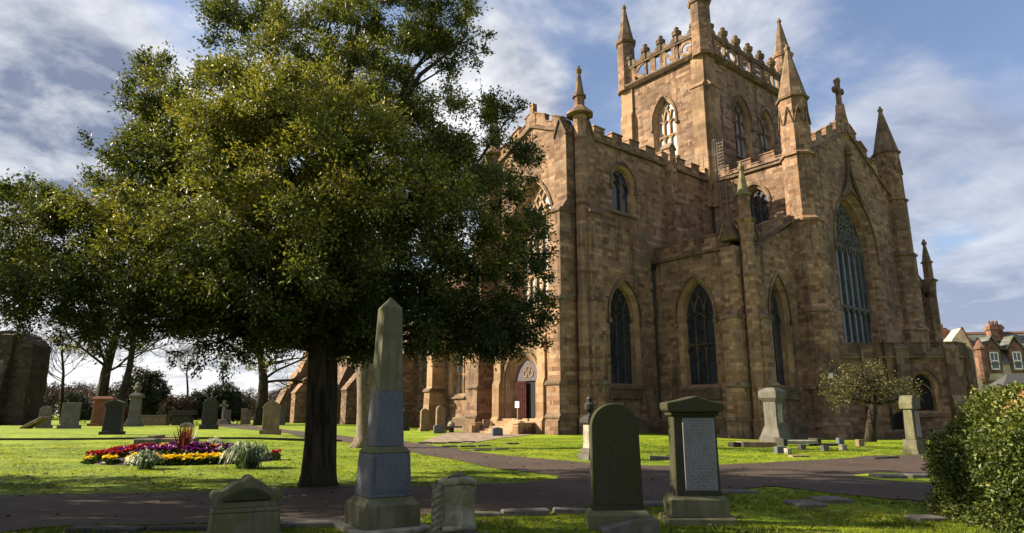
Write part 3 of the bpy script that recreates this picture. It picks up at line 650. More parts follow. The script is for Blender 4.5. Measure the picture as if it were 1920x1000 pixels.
pm.prism_uz(fg, [(GC-.9, 24.3), (GC+.9, 24.3), (GC+.75, 25.4), (GC+.32, 26.4), (GC+.2, 27.2), (GC-.2, 27.2), (GC-.32, 26.4), (GC-.75, 25.4)], -.5, .08); pm.build('parapet', STONE, church)
cr = MB(); cr.prism_uz(fg, [(GC-.17, 27.1), (GC+.17, 27.1), (GC+.15, 29.4), (GC-.15, 29.4)], -.4, -.05); cr.prism_uz(fg, [(GC-.5, 28.3), (GC+.5, 28.3), (GC+.5, 28.7), (GC-.5, 28.7)], -.42, -.03)
for u_, z_ in ((GC, 29.4), (GC-.5, 28.5), (GC+.5, 28.5)): cr.prism_uz(fg, [(u_-.2, z_-.1), (u_, z_-.28), (u_+.2, z_-.1), (u_+.2, z_+.12), (u_, z_+.32), (u_-.2, z_+.12)], -.44, -.01)
cr.build('gable_cross', STONE_DK, church)
for nn in (CW, GN):
    tp = [(ZB, 1.72), (.4, 1.72), (.7, 1.55), (2.85, 1.55), (2.9, 1.72), (3.1, 1.72), (3.4, 1.42), (8.2, 1.42), (8.25, 1.55), (8.4, 1.55), (8.8, 1.28), (14.85, 1.28), (14.9, 1.42), (15.05, 1.42), (15.3, 1.16), (20.0, 1.14), (20.05, 1.30), (20.2, 1.30), (20.35, 1.08), (24.75, 1.04)]
    spire(church, 'turret', EG-.1, nn, tp, [(24.7, 1.2), (24.85, 1.24), (24.95, 1.06), (29.0, .16)], (22.6, 1.4, .99), mat=STONE, smat=STONE_DK)
# --- north choir aisle, seen past the gable
wm = MB(); an = 40.2; nw = window(fb, church, 36.6, 3.0, 8.0, 10.7, 1.42, 1.0, .65, 2, GLASS_DK, mw=.10)
wall(wm, fb, [(GN-1, ZB), (an, ZB), (an, 12.5), (an-.9, 12.5), (GN-1, 16.0)], [nw]); wm.add([(AE, an, ZB), (-8, an, ZB), (-8, an, 12), (AE, an, 12)], [(0, 1, 2, 3)]); wm.build('wall', STONE, church)
st = MB(); strip(st, fb, GN+1.0, 15.2, an-1, 12.45); st.build('string_course', STONE_DK, church)
pm = MB(); parapet(pm, fb, GN+1.0, 15.2, an-.9, 12.45, start=.2, per=2.0); pm.build('parapet', STONE, church)
buttress(church, fb, an-1.4, an-.35, AB, (12.55, 1.25, .62), abn); buttress(church, Fr((0, an), (1, 0), (0, 1)), AE-1.05, AE, [(z, d*1.5) for z, d in AB[:-1]]+[(12.6, .95)], (12.7, 1.3, .95), [(z, d*1.5) for z, d in abn]); spire(church, 'pinnacle', AE+.42, an-.28, PIN, PCAP, mat=STONE)

# --- the tower
TS, TE, TW, TN = 16.0, .27, -8.75, 30.9
tw = MB(); f1, f2 = SF(TS), EF(TE)
tower = church
s1 = window(f1, tower, -4.3, 23.7, 27.4, 29.75, 1.3, 1.0, .55, 3, GLASS_PALE, transom=(26.0,), trm=PALE)
s2 = window(f2, tower, 21.4, 23.7, 27.4, 29.75, 1.45, 1.1, .6, 3, GLASS_PALE, transom=(26.0,)); s3 = window(f2, tower, 25.6, 23.7, 27.4, 29.75, 1.45, 1.1, .6, 3, GLASS_PALE, transom=(26.0,))
wall(tw, f1, [(TW, 18), (TE, 18), (TE, 32), (TW, 32)], [s1]); wall(tw, f2, [(TS, 18), (TN, 18), (TN, 32), (TS, 32)], [s2, s3])
tw.add([(TW, TS, 18), (TW, TN, 18), (TW, TN, 32), (TW, TS, 32), (TE, TN, 18), (TE, TN, 32)], [(0, 1, 2, 3), (1, 4, 5, 2)])
tw.add([(TW, TS, 31.9), (TE, TS, 31.9), (TE, TN, 31.9), (TW, TN, 31.9)], [(0, 1, 2, 3)])
tw.build('tower_wall', STONE, tower)
pl = MB()                                                     # clasping pilasters with set-offs
PP = [(-.1, 18), (.42, 18), (.42, 29.0), (.2, 29.5), (.2, 31.9), (-.1, 31.9)]
pl.prism_dz(f1, PP, TE-1.25, TE); pl.prism_dz(f1, PP, TW-.35, TW+1.0); pl.prism_dz(f2, PP, TS, TS+1.35); pl.prism_dz(f2, PP, TN-1.3, TN)
pl.prism_dz(Fr((TW, 0), (0, 1), (-1, 0)), [(-.1, 18), (.40, 18), (.40, 31.9), (-.1, 31.9)], TS, TS+1.2)
for f_, a, b in ((f1, TE-1.3, TE+.04), (f2, TS-.04, TS+1.4)): pl.prism_dz(f_, [(-.1, 29.0), (.52, 29.0), (.52, 29.12), (.1, 29.6), (-.1, 29.6)], a, b)
pl.build('pilaster', PALE, tower)
co = MB()
for f_, a, b in ((f1, TW-.35, TE+.1), (f2, TS-.1, TN+.1)):
    co.prism_dz(f_, [(-.3, 31.85), (.30, 31.95), (.52, 32.2), (.52, 32.35), (.1, 32.55), (-.3, 32.55)], a, b)
    co.prism_dz(f_, [(-.22, 34.05), (.24, 34.05), (.24, 34.2), (.08, 34.34), (-.22, 34.34)], a+.5, b-.5)
for f_, a, b in ((Fr((TW, 0), (0, 1), (-1, 0)), TS, TN), (Fr((0, TN), (1, 0), (0, 1)), TW, TE)):
    co.prism_dz(f_, [(-.3, 31.85), (.4, 32.1), (.4, 32.3), (-.3, 32.55)], a, b); co.prism_dz(f_, [(-.2, 34.05), (.2, 34.05), (.2, 34.3), (-.2, 34.3)], a, b)
    for k in range(1, 5): u_ = a+(b-a)*k/5; co.prism_uz(f_, [(u_-.15, 32.5), (u_+.15, 32.5), (u_+.15, 35), (u_-.15, 35)], -.2, .2)
co.build('parapet_rail', STONE_DK, tower)
def letter(ch, fr_, uc, wd, z0, hh):
    cu = bpy.data.curves.new('letter', 'FONT'); cu.body = ch; cu.extrude = .07; cu.offset = .042; cu.align_x = 'CENTER'; cu.size = 1.0
    tmp = bpy.data.objects.new('letter_tmp', cu); me = bpy.data.meshes.new_from_object(tmp); bpy.data.objects.remove(tmp); bpy.data.curves.remove(cu)
    xs = [v.co.x for v in me.vertices]; ys = [v.co.y for v in me.vertices]; x0, x1, y0, y1 = min(xs), max(xs), min(ys), max(ys)
    wl = wd if ch != 'I' else wd*.42
    for v in me.vertices:
        u_ = uc+((v.co.x-x0)/(x1-x0)-.5)*wl; z_ = z0+(v.co.y-y0)/(y1-y0)*hh; v.co = Vector(fr_.p(u_, z_, v.co.z+.08))
    lb = MB(); lb.v = [tuple(v.co) for v in me.vertices]; lb.f = [tuple(p.vertices) for p in me.polygons]
    if ch in 'IKNR':                                          # slab serifs of the carved capitals
        xsr = (0,) if ch == 'I' else (-.5, .5)
        for q in xsr:
            for zz in (z0, z0+hh-.16):
                u_ = uc+q*wl*.84; lb.prism_uz(fr_, [(u_-.24, zz), (u_+.24, zz), (u_+.24, zz+.16), (u_-.24, zz+.16)], 0.0, .165)
    bpy.data.meshes.remove(me)
    return lb.build('letter', STONE_DK if 0 else STONE, tower)
def lettered(fr_, a, b, word):
    n_ = len(word); cw = (b-a)/n_; ps = MB()
    for k in range(n_+1):
        u_ = a+cw*k; ps.prism_uz(fr_, [(u_-.11, 32.5), (u_+.11, 32.5), (u_+.11, 34.1), (u_-.11, 34.1)], -.16, .10)
    ps.build('panel_post', STONE_DK, tower)
    for k, ch in enumerate(word): letter(ch, fr_, a+cw*(k+.5), min(cw*.76, 1.62), 32.56, 1.48)
    for k in range(0, n_+1):
        u_ = a+cw*k; q = fr_.p(u_, 0, -.02); m_ = MB()
        end = k in (0, n_)
        m_.lathe(q[0], q[1], [(34.3, .30), (35.0, .29), (35.05, .42), (35.35, .47), (35.42, .47), (35.5, .30), (35.62, .20), (35.8, .24), (35.92, .16), (36.0, .05)] if not end else [(34.3, .30), (35.0, .29), (35.05, .40), (35.3, .42), (35.45, .2), (35.6, .05)])
        m_.build('merlon_stub', STONE_DK, tower)
    rp = MB()
    for k in range(n_):                                       # low stepped slopes between the stubs
        u0, u1_ = a+cw*k+.28, a+cw*(k+1)-.28
        rp.prism_uz(fr_, [(u0, 34.34), (u1_, 34.34), (u1_, 35.0), (u1_-.22, 34.9), (u1_-.42, 34.62), (u0+.42, 34.62), (u0+.22, 34.9), (u0, 35.0)], -.2, .14)
    rp.build('cresting', STONE_DK, tower)
lettered(f1, TW+.85, TE-.85, 'KING'); lettered(f2, TS+1.25, TN-1.2, 'ROBERT')
tpin = [(31.9, .98), (32.2, 1.0), (32.5, .90), (37.0, .86), (37.05, 1.0), (37.25, 1.08), (37.4, 1.06)]
for cx, cy in ((TE-.25, TS+.25), (TW+.1, TS+.25), (TE-.25, TN-.3), (TW+.2, TN-.3)):
    spire(tower, 'pinnacle', cx, cy, tpin, [(37.35, 1.0), (37.5, .84), (41.1, .16)], mat=STONE, smat=STONE_DK)

# --- low polygonal vestry at the east end
q0 = Vector((EG+.5, CW+.5)); s45 = math.sqrt(.5); LL = 8.4
fv = Fr((q0.x, q0.y), (s45, s45), (s45, -s45)); q1 = q0+Vector((s45, s45))*LL; LE = 2.3
fv2 = Fr((q1.x, q1.y), (0, 1), (1, 0)); q2 = q1+Vector((0, LE))
VT = 5.2
v1 = window(fv, church, 6.05, 1.3, 3.1, 4.25, .9, .62, .45, 1, BLACK); v2 = window(fv2, church, .95, 1.35, 2.75, 3.9, .6, .42, .45, 1, GLASS_DK)
vm = MB(); wall(vm, fv, [(0, -1.6), (LL, -1.6), (LL, VT), (0, VT)], [v1]); wall(vm, fv2, [(0, -1.6), (LE, -1.6), (LE, VT), (0, VT)], [v2])
q3 = q2+Vector((-s45, s45))*LL
vm.add([(q2.x, q2.y, -1.6), (q3.x, q3.y, -1.6), (q3.x, q3.y, VT), (q2.x, q2.y, VT)], [(0, 1, 2, 3)])
vm.add([(q0.x, q0.y, VT), (q1.x, q1.y, VT), (q2.x, q2.y, VT), (q3.x, q3.y, VT), (EG-.2, q3.y, VT), (EG-.2, q0.y, VT)], [tuple(range(6))])
vestry = vm.build('vestry', STONE, church)
tr = MB()
for f_, L_ in ((fv, LL), (fv2, LE)):
    strip(tr, f_, 0, VT-.15, L_, VT-.15, .22, .22); parapet(tr, f_, 0, VT-.1, L_, VT-.1, low=.55, high=.98, start=.3, per=2.35, duty=.72)
    tr.prism_dz(f_, [(-.05, -1.6), (.22, -1.6), (.22, .1), (-.05, .3)], 0, L_)
tr.build('parapet', STONE_DK, vestry)
for f_, us in ((fv, (2.4, 4.7, 7.95)), (fv2, (1.85,))):
    for u_ in us:
        b = MB(); b.prism_dz(f_, [(-.1, -1.6), (.75, -1.6), (.75, .2), (.6, .5), (.6, 2.0), (.35, 2.6), (.35, VT+.5), (-.1, VT+.95)], u_-.42, u_+.42); b.build('pilaster', STONE_DK, vestry)
for f_, u_ in ((fv, 3.6),):
    b = MB(); b.tube([f_.p(u_, -1.0, .12), f_.p(u_, VT+1.1, .12)], .07, 8); b.build('drainpipe', IRON, vestry)
    b = MB(); b.prism_uz(f_, arch(u_+.5, .38, -1.2, .8, 1.5), .0, .03); b.build('cellar_door', BLACK, vestry)
# --- drainpipes
def pipe(pts, hop=True):
    m_ = MB(); m_.tube(pts, .075, 8); a = Vector(pts[-1]); m_.box(a.x-.14, a.x+.14, a.y-.14, a.y+.14, a.z-.05, a.z+.35); m_.build('drainpipe', IRON, church)
pipe([(.14, AN-.16, -.5), (.14, AN-.16, 11.6)]); pipe([(.16, CW-.2, 15.1), (.16, CW-.2, 19.6)])

# --- things fixed on or standing at the church
lad = thing('access_ladder', 'pale metal caged access ladder climbing from the aisle roof to the tower', 'ladder', tuple((CH+EX*1.35+NX*(CW-.45)).to_3d()+Vector((0, 0, 14.9))), CROT)
m_ = MB()
for s_ in (-.28, .28): m_.tube([(s_, 0, 0), (s_, 0, 8.6)], .026, 6)
m_.build('side_rail', STEEL, lad); m_ = MB()
for k in range(29): m_.tube([(-.28, 0, .25+k*.29), (.28, 0, .25+k*.29)], .017, 5)
m_.build('rungs', STEEL, lad); m_ = MB()
for z in (3.2, 4.5, 5.8, 7.1, 8.4): m_.tube([(.36*math.cos(a), -.38+.44*math.sin(a)*1.0, z) for a in np.linspace(-math.pi*1.15, math.pi*.15, 12)], .016, 5)
for a in (-2.6, -1.57, -.5): m_.tube([(.36*math.cos(a), -.38+.44*math.sin(a), 3.2), (.36*math.cos(a), -.38+.44*math.sin(a), 8.4)], .014, 5)
m_.build('safety_cage', STEEL, lad)
gr = thing('guard_rail', 'pale metal guard rail on the roof at the foot of the tower', 'railing', tuple((CH+EX*.0+NX*15.3).to_3d()+Vector((0, 0, 21.0))), CROT)
m_ = MB()
for x in (-1.5, -.5, .5): m_.tube([(x, 0, -.6), (x, 0, 1.7)], .024, 5)
m_.build('posts', STEEL, gr); m_ = MB()
for z in (.6, .97, 1.33, 1.7): m_.tube([(-1.5, 0, z), (.5, 0, z)], .02, 5)
m_.build('rails', STEEL, gr)
q = CH+EX*(EG+1.16)+NX*(CW-1.22)
fl = thing('floodlight', 'small white framed floodlight fixed to the corner turret of the church', 'lamp', (q.x, q.y, 3.75), CROT+R(45))
m_ = MB(); m_.box(-.2, .2, -.16, .1, -.22, .22); m_.build('housing', IRON, fl); m_ = MB(); m_.box(-.17, .17, -.185, -.165, -.19, .19); m_.build('lens', WHITE, fl)
m_ = MB(); m_.box(-.05, .05, .05, .35, -.06, .06); m_.build('bracket', IRON, fl)
q = CH+EX*(-3.9)+NX*(-1.75)
sg = thing('notice_sign', 'small white notice on a wooden post in front of the open church door', 'sign', (q.x, q.y, .9), CROT)
m_ = MB(); m_.box(-.05, .05, -.05, .05, 0, .8); m_.box(-.2, .2, -.2, .2, -.02, .06); m_.build('post', G_BROWN, sg); m_ = MB(); m_.box(-.2, .2, -.09, -.05, .75, 1.15); m_.build('board', WHITE, sg)

# ------------------------------------------------------------------ the old nave with its buttresses
nave = thing('old_nave', 'older rubble stone nave with huge sloping buttresses behind the tree', 'building', (CH.x, CH.y, 0), CROT)
fn = SF(4.5); nm = MB()
dn = arch(-24.2, .8, .3, 2.2, 3.2)
wall(nm, fn, [(-55, -.5), (-16.2, -.5), (-16.2, 9.5), (-55, 9.5)], [dn])
nm.add([(-55, 4.5, -.5), (-55, 20, -.5), (-55, 20, 9.5), (-55, 4.5, 9.5)], [(0, 1, 2, 3)]); nm.build('wall', RUBBLE, nave)
m_ = MB(); m_.add([(-55, 4.2, 9.4), (-16.4, 4.2, 9.4), (-16.4, 9, 11.5), (-55, 9, 11.5)], [(0, 1, 2, 3)]); m_.build('roof', ROOF, nave)
m_ = MB(); m_.add([fn.p(u, v, -.5) for u, v in dn], [tuple(range(len(dn)))]); m_.build('door', BLACK, nave)
m_ = MB(); m_.tube([fn.p(u, v, .03) for u, v in arch(-24.2, 1.0, .3, 2.2, 3.5)], .14, 5); m_.build('door_hood', RUBBLE, nave)
for u_, big in ((-53.5, 1), (-48, 0), (-39.5, 1), (-34.5, 0), (-28.5, 1)):
    m_ = MB(); c_ = MB()
    if big:
        pr = [(-.5, -.5), (5.2, -.5), (5.2, 1.6), (4.6, 2.4), (4.3, 2.4), (3.4, 4.4), (3.1, 4.4), (2.2, 6.4), (1.9, 6.4), (.8, 9.2), (-.5, 10.5)]; wd = 1.7
    else:
        pr = [(-.5, -.5), (4.4, -.5), (4.4, 3.6), (4.0, 4.1), (2.9, 5.4), (2.7, 5.4), (1.2, 7.2), (-.5, 8.2)]; wd = 1.2
    m_.prism_dz(fn, pr, u_, u_+wd); bo = m_.build('buttress', RUBBLE, nave)
    for (d0, z0), (d1, z1) in zip(pr[1:-1], pr[2:]):
        if z1 > z0+.2 and d1 < d0-.05: c_.prism_dz(fn, [(d0+.06, z0), (d0+.10, z0+.12), (d1+.10, z1+.12), (d1+.0, z1)], u_-.06, u_+wd+.06)
    c_.build('coping', PALE if 0 else STONE, bo)

# ------------------------------------------------------------------ ruined gate wall at the left edge
rx = AY(0, 785, 63); ruin = thing('ruined_wall', 'tall dark ruined stone wall with a broken leaning top at the edge of the graveyard', 'ruin', (rx.x, 63, 0), 0)
fr_ = Fr((0, 0), (1, 0), (0, -1)); m_ = MB()
ho = arch(-2.2, 1.0, 0.2, 2.6, 3.7)
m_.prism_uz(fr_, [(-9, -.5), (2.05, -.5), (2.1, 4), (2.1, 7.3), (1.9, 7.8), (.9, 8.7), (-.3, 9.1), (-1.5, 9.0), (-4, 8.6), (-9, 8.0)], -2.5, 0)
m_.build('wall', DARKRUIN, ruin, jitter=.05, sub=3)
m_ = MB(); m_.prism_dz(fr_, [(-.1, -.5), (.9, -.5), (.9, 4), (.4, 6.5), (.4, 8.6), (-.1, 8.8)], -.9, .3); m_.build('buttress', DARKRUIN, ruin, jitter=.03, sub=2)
m_ = MB(); m_.prism_uz(fr_, ho, 0, .03); m_.build('window', GLASS_DK, ruin)

# ------------------------------------------------------------------ ground, path, lawn
def grid_mesh(name, xs, ys, mat, kind, dz=0.0):
    X, Y = np.meshgrid(xs, ys); Z = hgt(X, Y)+dz; nx, ny = len(xs), len(ys)
    v = np.stack([X.ravel(), Y.ravel(), Z.ravel()], 1); i = np.arange(nx*ny).reshape(ny, nx)
    a, b, c, d = i[:-1, :-1].ravel(), i[:-1, 1:].ravel(), i[1:, 1:].ravel(), i[1:, :-1].ravel()
    o = np_mesh(name, v, np.concatenate([np.stack([a, b, c], 1), np.stack([a, c, d], 1)]), mat); o['kind'] = kind
    o.data.polygons.foreach_set('use_smooth', [True]*len(o.data.polygons)); return o
xs = np.concatenate([np.linspace(-900, -85, 14)[:-1], np.linspace(-85, -30, 45)[:-1], np.linspace(-30, 30, 141)[:-1], np.linspace(30, 90, 45)[:-1], np.linspace(90, 900, 14)])
ys = np.concatenate([np.linspace(-60, 2, 10)[:-1], np.linspace(2, 36, 101)[:-1], np.linspace(36, 100, 60)[:-1], np.linspace(100, 1500, 20)])
grid_mesh('ground', xs, ys, GRASS, 'structure')
def smooth_poly(P, n=4):
    out = []
    for i in range(len(P)):
        p0, p1, p2, p3 = (np.array(P[(i+k-1) % len(P)]) for k in range(4))
        for q in range(n):
            t = q/n; out.append(tuple(.5*((2*p1)+(-p0+p2)*t+(2*p0-5*p1+4*p2-p3)*t*t+(-p0+3*p1-3*p2+p3)*t**3)))
    return out
def inpoly(x, y, P):
    c = np.zeros(x.shape, bool); j = len(P)-1
    for i in range(len(P)):
        xi, yi = P[i][:2]; xj, yj = P[j][:2]
        if yi != yj: c ^= ((yi > y) != (yj > y)) & (x < (xj-xi)*(y-yi)/(yj-yi)+xi)
        j = i
    return c
def sheet(name, P, mat, kind, dz, cell=.6):
    """flat sheet draped on the terrain, cut along a polygon given in metres"""
    bm = bmesh.new(); vs = [bm.verts.new((x, y, 0)) for x, y in P]; bm.faces.new(vs)
    bmesh.ops.triangulate(bm, faces=bm.faces[:])
    x0, x1 = min(p[0] for p in P), max(p[0] for p in P); y0, y1 = min(p[1] for p in P), max(p[1] for p in P)
    for ax, lo, hi in ((0, x0, x1), (1, y0, y1)):
        k = lo+cell
        while k < hi:
            if not (ax == 1 and k > 70): bmesh.ops.bisect_plane(bm, geom=bm.verts[:]+bm.edges[:]+bm.faces[:], plane_co=(k, 0, 0) if ax == 0 else (0, k, 0), plane_no=(1, 0, 0) if ax == 0 else (0, 1, 0))
            k += cell*(1 if ax == 0 else 1.0)
    for v in bm.verts: v.co.z = float(hgt(v.co.x, v.co.y))+dz
    bmesh.ops.recalc_face_normals(bm, faces=bm.faces); me = bpy.data.meshes.new(name); bm.to_mesh(me); bm.free(); me.materials.append(mat)
    o = bpy.data.objects.new(name, me); COL.objects.link(o); o['kind'] = kind; return o
def gp(L): return [tuple(G(*p)[:2]) for p in L]
pathP = gp([(2040, 975), (1760, 944), (1640, 934), (1560, 926), (1440, 913), (1360, 928), (1240, 943), (1100, 953), (900, 962), (640, 976), (400, 984), (140, 988), (-80, 996),
            (-150, 935), (0, 930), (300, 925), (560, 916), (760, 912), (980, 906), (1045, 894), (1000, 887), (930, 879), (850, 863), (760, 847), (700, 837), (640, 829), (570, 821), (448, 804), (405, 799),
            (412, 794), (459, 797), (570, 810), (640, 817), (700, 823), (760, 829), (820, 837), (890, 848), (960, 856), (1040, 863), (1110, 869), (1205, 874), (1340, 873), (1500, 865), (1740, 852), (2040, 842)])
pathP = [(x+random.gauss(0, .035), y+random.gauss(0, .035)) for x, y in smooth_poly(pathP, 5)]
sheet('path', pathP, PATH, 'structure', .014)
sheet('paving', gp([(790, 829), (840, 812), (885, 809), (1012, 812), (990, 817), (940, 822), (880, 832)]), PAVE, 'structure', .02)
patchP = gp([(1600, 893), (1650, 887), (1700, 889), (1760, 893), (1860, 899), (1860, 908), (1700, 906), (1640, 901)])
sheet('grass_patch', patchP, GRASS, 'structure', .020)
# grass blades, thinning out with distance
bedC = G(350, 863); 
def bed_in(x, y): return ((x-bedC.x)/2.62)**2+((y-bedC.y)/2.0)**2 < 1.0
def make_blades(N, r0, r1, th0, th1):
    u = rng.random(N); r = r0*(r1/r0)**u; th = rng.uniform(th0, th1, N); x = r*np.sin(th); y = r*np.cos(th)
    k = ~inpoly(x, y, pathP) & ~bed_in(x, y); k |= inpoly(x, y, patchP)
    x, y, r = x[k], y[k], r[k]; n = len(x); M = 4
    x = np.repeat(x, M)+rng.normal(0, .014, n*M)*np.repeat(np.sqrt(r/9), M); y = np.repeat(y, M)+rng.normal(0, .014, n*M)*np.repeat(np.sqrt(r/9), M); rr = np.repeat(r, M)
    h = rng.uniform(.014, .034, n*M)*np.where(rr < 11.2, 1.6, 1.0)*np.clip(.75+.5*np.sin(x*1.7)*np.sin(y*2.1+x), .4, 1.3); a = rng.uniform(0, 6.283, n*M); wd = .0035*np.clip(rr/8, 1, 5)
    z = hgt(x, y); lx, ly = rng.normal(0, .018, n*M), rng.normal(0, .018, n*M)
    b0 = np.stack([x-np.cos(a)*wd, y-np.sin(a)*wd, z-.004], 1); b1 = np.stack([x+np.cos(a)*wd, y+np.sin(a)*wd, z-.004], 1); tp = np.stack([x+lx, y+ly, z+h], 1)
    v = np.stack([b0, b1, tp], 1).reshape(-1, 3); t = np.arange(n*M*3).reshape(-1, 3)
    return np_mesh('grass', v, t, BLADE, None, np.repeat(rng.random(n*M), 3))
tag(make_blades(110000, 6.8, 36, -.75, .72), 'short green grass growing over the lawns and verges', 'grass', kind='stuff')
# fallen leaves and bits on the path and lawns
N = 2600; u = rng.random(N); r_ = 7*(34/7)**u; th = rng.uniform(-.72, .66, N); C0 = np.stack([r_*np.sin(th), r_*np.cos(th), np.zeros(N)], 1); C0[:, 2] = hgt(C0[:, 0], C0[:, 1])+.022
k = ~inpoly(C0[:, 0], C0[:, 1], pathP) | (rng.random(N) < .45); C0 = C0[k]
def flat_bits():
    n = len(C0); a = rng.uniform(0, 6.283, n); L = rng.uniform(.025, .07, n)*np.clip(r_[k]/10, 1, 2); d = np.stack([np.cos(a)*L, np.sin(a)*L, rng.uniform(-.004, .02, n)], 1); s_ = np.stack([-np.sin(a)*L*.35, np.cos(a)*L*.35, rng.uniform(0, .015, n)], 1)
    v = np.stack([C0-d*.5, C0+s_, C0+d*.5, C0-s_], 1).reshape(-1, 3); q = np.arange(n)*4; return np_mesh('fallen_leaves', v, np.concatenate([np.stack([q, q+1, q+2], 1), np.stack([q, q+2, q+3], 1)]), leafmat('dead leaves', [(0, (.03, .02, .01)), (.6, (.10, .06, .025)), (1, (.20, .13, .06))], .8, .05), None, np.repeat(rng.random(n), 4))
tag(flat_bits(), 'scattered dead leaves and twigs lying on the path and lawns', 'leaves', kind='stuff')
# low kerb across the left lawn
kb = MB(); pts = [G(-60, 827), G(120, 827), G(300, 826.5), G(480, 826.5), G(640, 828)]
for a, b in zip(pts, pts[1:]): kb.bar((a.x, a.y, a.z+.0), (b.x, b.y, b.z+.0), .16, .16, (0, 0, 1))
tag(kb.build('kerb', G_DARK), 'long low stone kerb running across the left lawn', 'kerb')

# ------------------------------------------------------------------ foliage
def rnd_dirs(n):
    v = rng.normal(size=(n, 3)); return v/np.linalg.norm(v, axis=1, keepdims=True)
def leaf_mesh(name, C, mat, parent, size, up=.4, tint=None, width=.5, Dv=None, fold=.18):
    """C: leaf base points. Each leaf is a folded blade of two triangles"""
    n = len(C); d = rnd_dirs(n) if Dv is None else Dv+rng.normal(0, .55, (n, 3)); d /= np.linalg.norm(d, axis=1, keepdims=True)
    nn = rnd_dirs(n); nn[:, 2] += up; s = np.cross(d, nn); s /= np.linalg.norm(s, axis=1, keepdims=True)+1e-9; nv = np.cross(s, d)
    L = (size*rng.uniform(.65, 1.35, n))[:, None]; W = L*width*.5
    b = C; l = C+d*L*.48+s*W+nv*L*fold; r = C+d*L*.48-s*W+nv*L*fold; t = C+d*L
    v = np.stack([b, l, t, r], 1).reshape(-1, 3); k = np.arange(n)*4
    tr = np.stack([np.stack([k, k+1, k+2], 1), np.stack([k, k+2, k+3], 1)], 1).reshape(-1, 3)
    tn = rng.random(n) if tint is None else np.clip(tint+rng.normal(0, .14, n), 0, 1)
    return np_mesh(name, v, tr, mat, parent, np.repeat(tn, 4))
def sprays(centers, rad, nspray, nleaf, out_from=None, flat=.75, tintc=None):
    """leaf points along short shoots radiating out of clump centres"""
    n = len(centers); rad = np.broadcast_to(rad, (n,)); c = np.repeat(centers, nspray, 0); r = np.repeat(rad, nspray)
    d = rnd_dirs(n*nspray); d[:, 2] = d[:, 2]*flat+.12
    if out_from is not None:
        o = c-out_from; o /= np.linalg.norm(o, axis=1, keepdims=True)+1e-6; d = d+o*.55
    d /= np.linalg.norm(d, axis=1, keepdims=True); L = r*rng.uniform(.5, 1.15, len(r))
    t = rng.random((len(r), nleaf))**.75; p = c[:, None, :]+d[:, None, :]*(L[:, None]*t)[..., None]+rng.normal(0, 1, (len(r), nleaf, 3))*(.055*r.mean()/.45+.02)
    dv = np.repeat(d[:, None, :], nleaf, 1)
    ti = None
    if tintc is not None: ti = np.repeat(np.repeat(tintc, nspray)[:, None]+rng.normal(0, .07, (len(r), 1)), nleaf, 1).ravel()
    return p.reshape(-1, 3), dv.reshape(-1, 3), ti, (c, c+d*L[:, None])
def twig_mesh(name, A, B, mat, parent, rad=.006):
    n = len(A); d = B-A; d /= np.linalg.norm(d, axis=1, keepdims=True)+1e-9; s = np.cross(d, np.array([.3, .5, .81])); s /= np.linalg.norm(s, axis=1, keepdims=True)+1e-9; q = np.cross(d, s)
    rad = np.broadcast_to(rad, (n,))[:, None]; rows = []
    for P_, f in ((A, 1.0), (B, .35)):
        for k in range(3): rows.append(P_+(s*math.cos(k*2.094)+q*math.sin(k*2.094))*rad*f)
    v = np.stack(rows, 1).reshape(-1, 3); k = np.arange(n)*6; tr = []
    for a in range(3):
        b = (a+1) % 3; tr += [np.stack([k+a, k+b, k+3+b], 1), np.stack([k+a, k+3+b, k+3+a], 1)]
    return np_mesh(name, v, np.concatenate(tr), mat, parent)
def wobble(a, b, n, amp, sag=0.0):
    a, b = Vector(a), Vector(b); L = (b-a).length; pts = []; off = Vector((0, 0, 0))
    for i in range(n+1):
        t = i/n
        if 0 < i < n: off = off*.6+Vector((random.uniform(-1, 1), random.uniform(-1, 1), random.uniform(-1, 1)))*amp*L
        pts.append(a.lerp(b, t)+(off if 0 < i < n else Vector((0, 0, 0)))+Vector((0, 0, sag*math.sin(math.pi*t)*L)))
    return pts

# --- the big evergreen tree
TY = 11.95; tb = G(595, 911)
tree = thing('evergreen_tree', 'huge spreading evergreen tree with a thick dark trunk beside the flower bed', 'tree', tuple(tb))
LOC = np.array(tb)
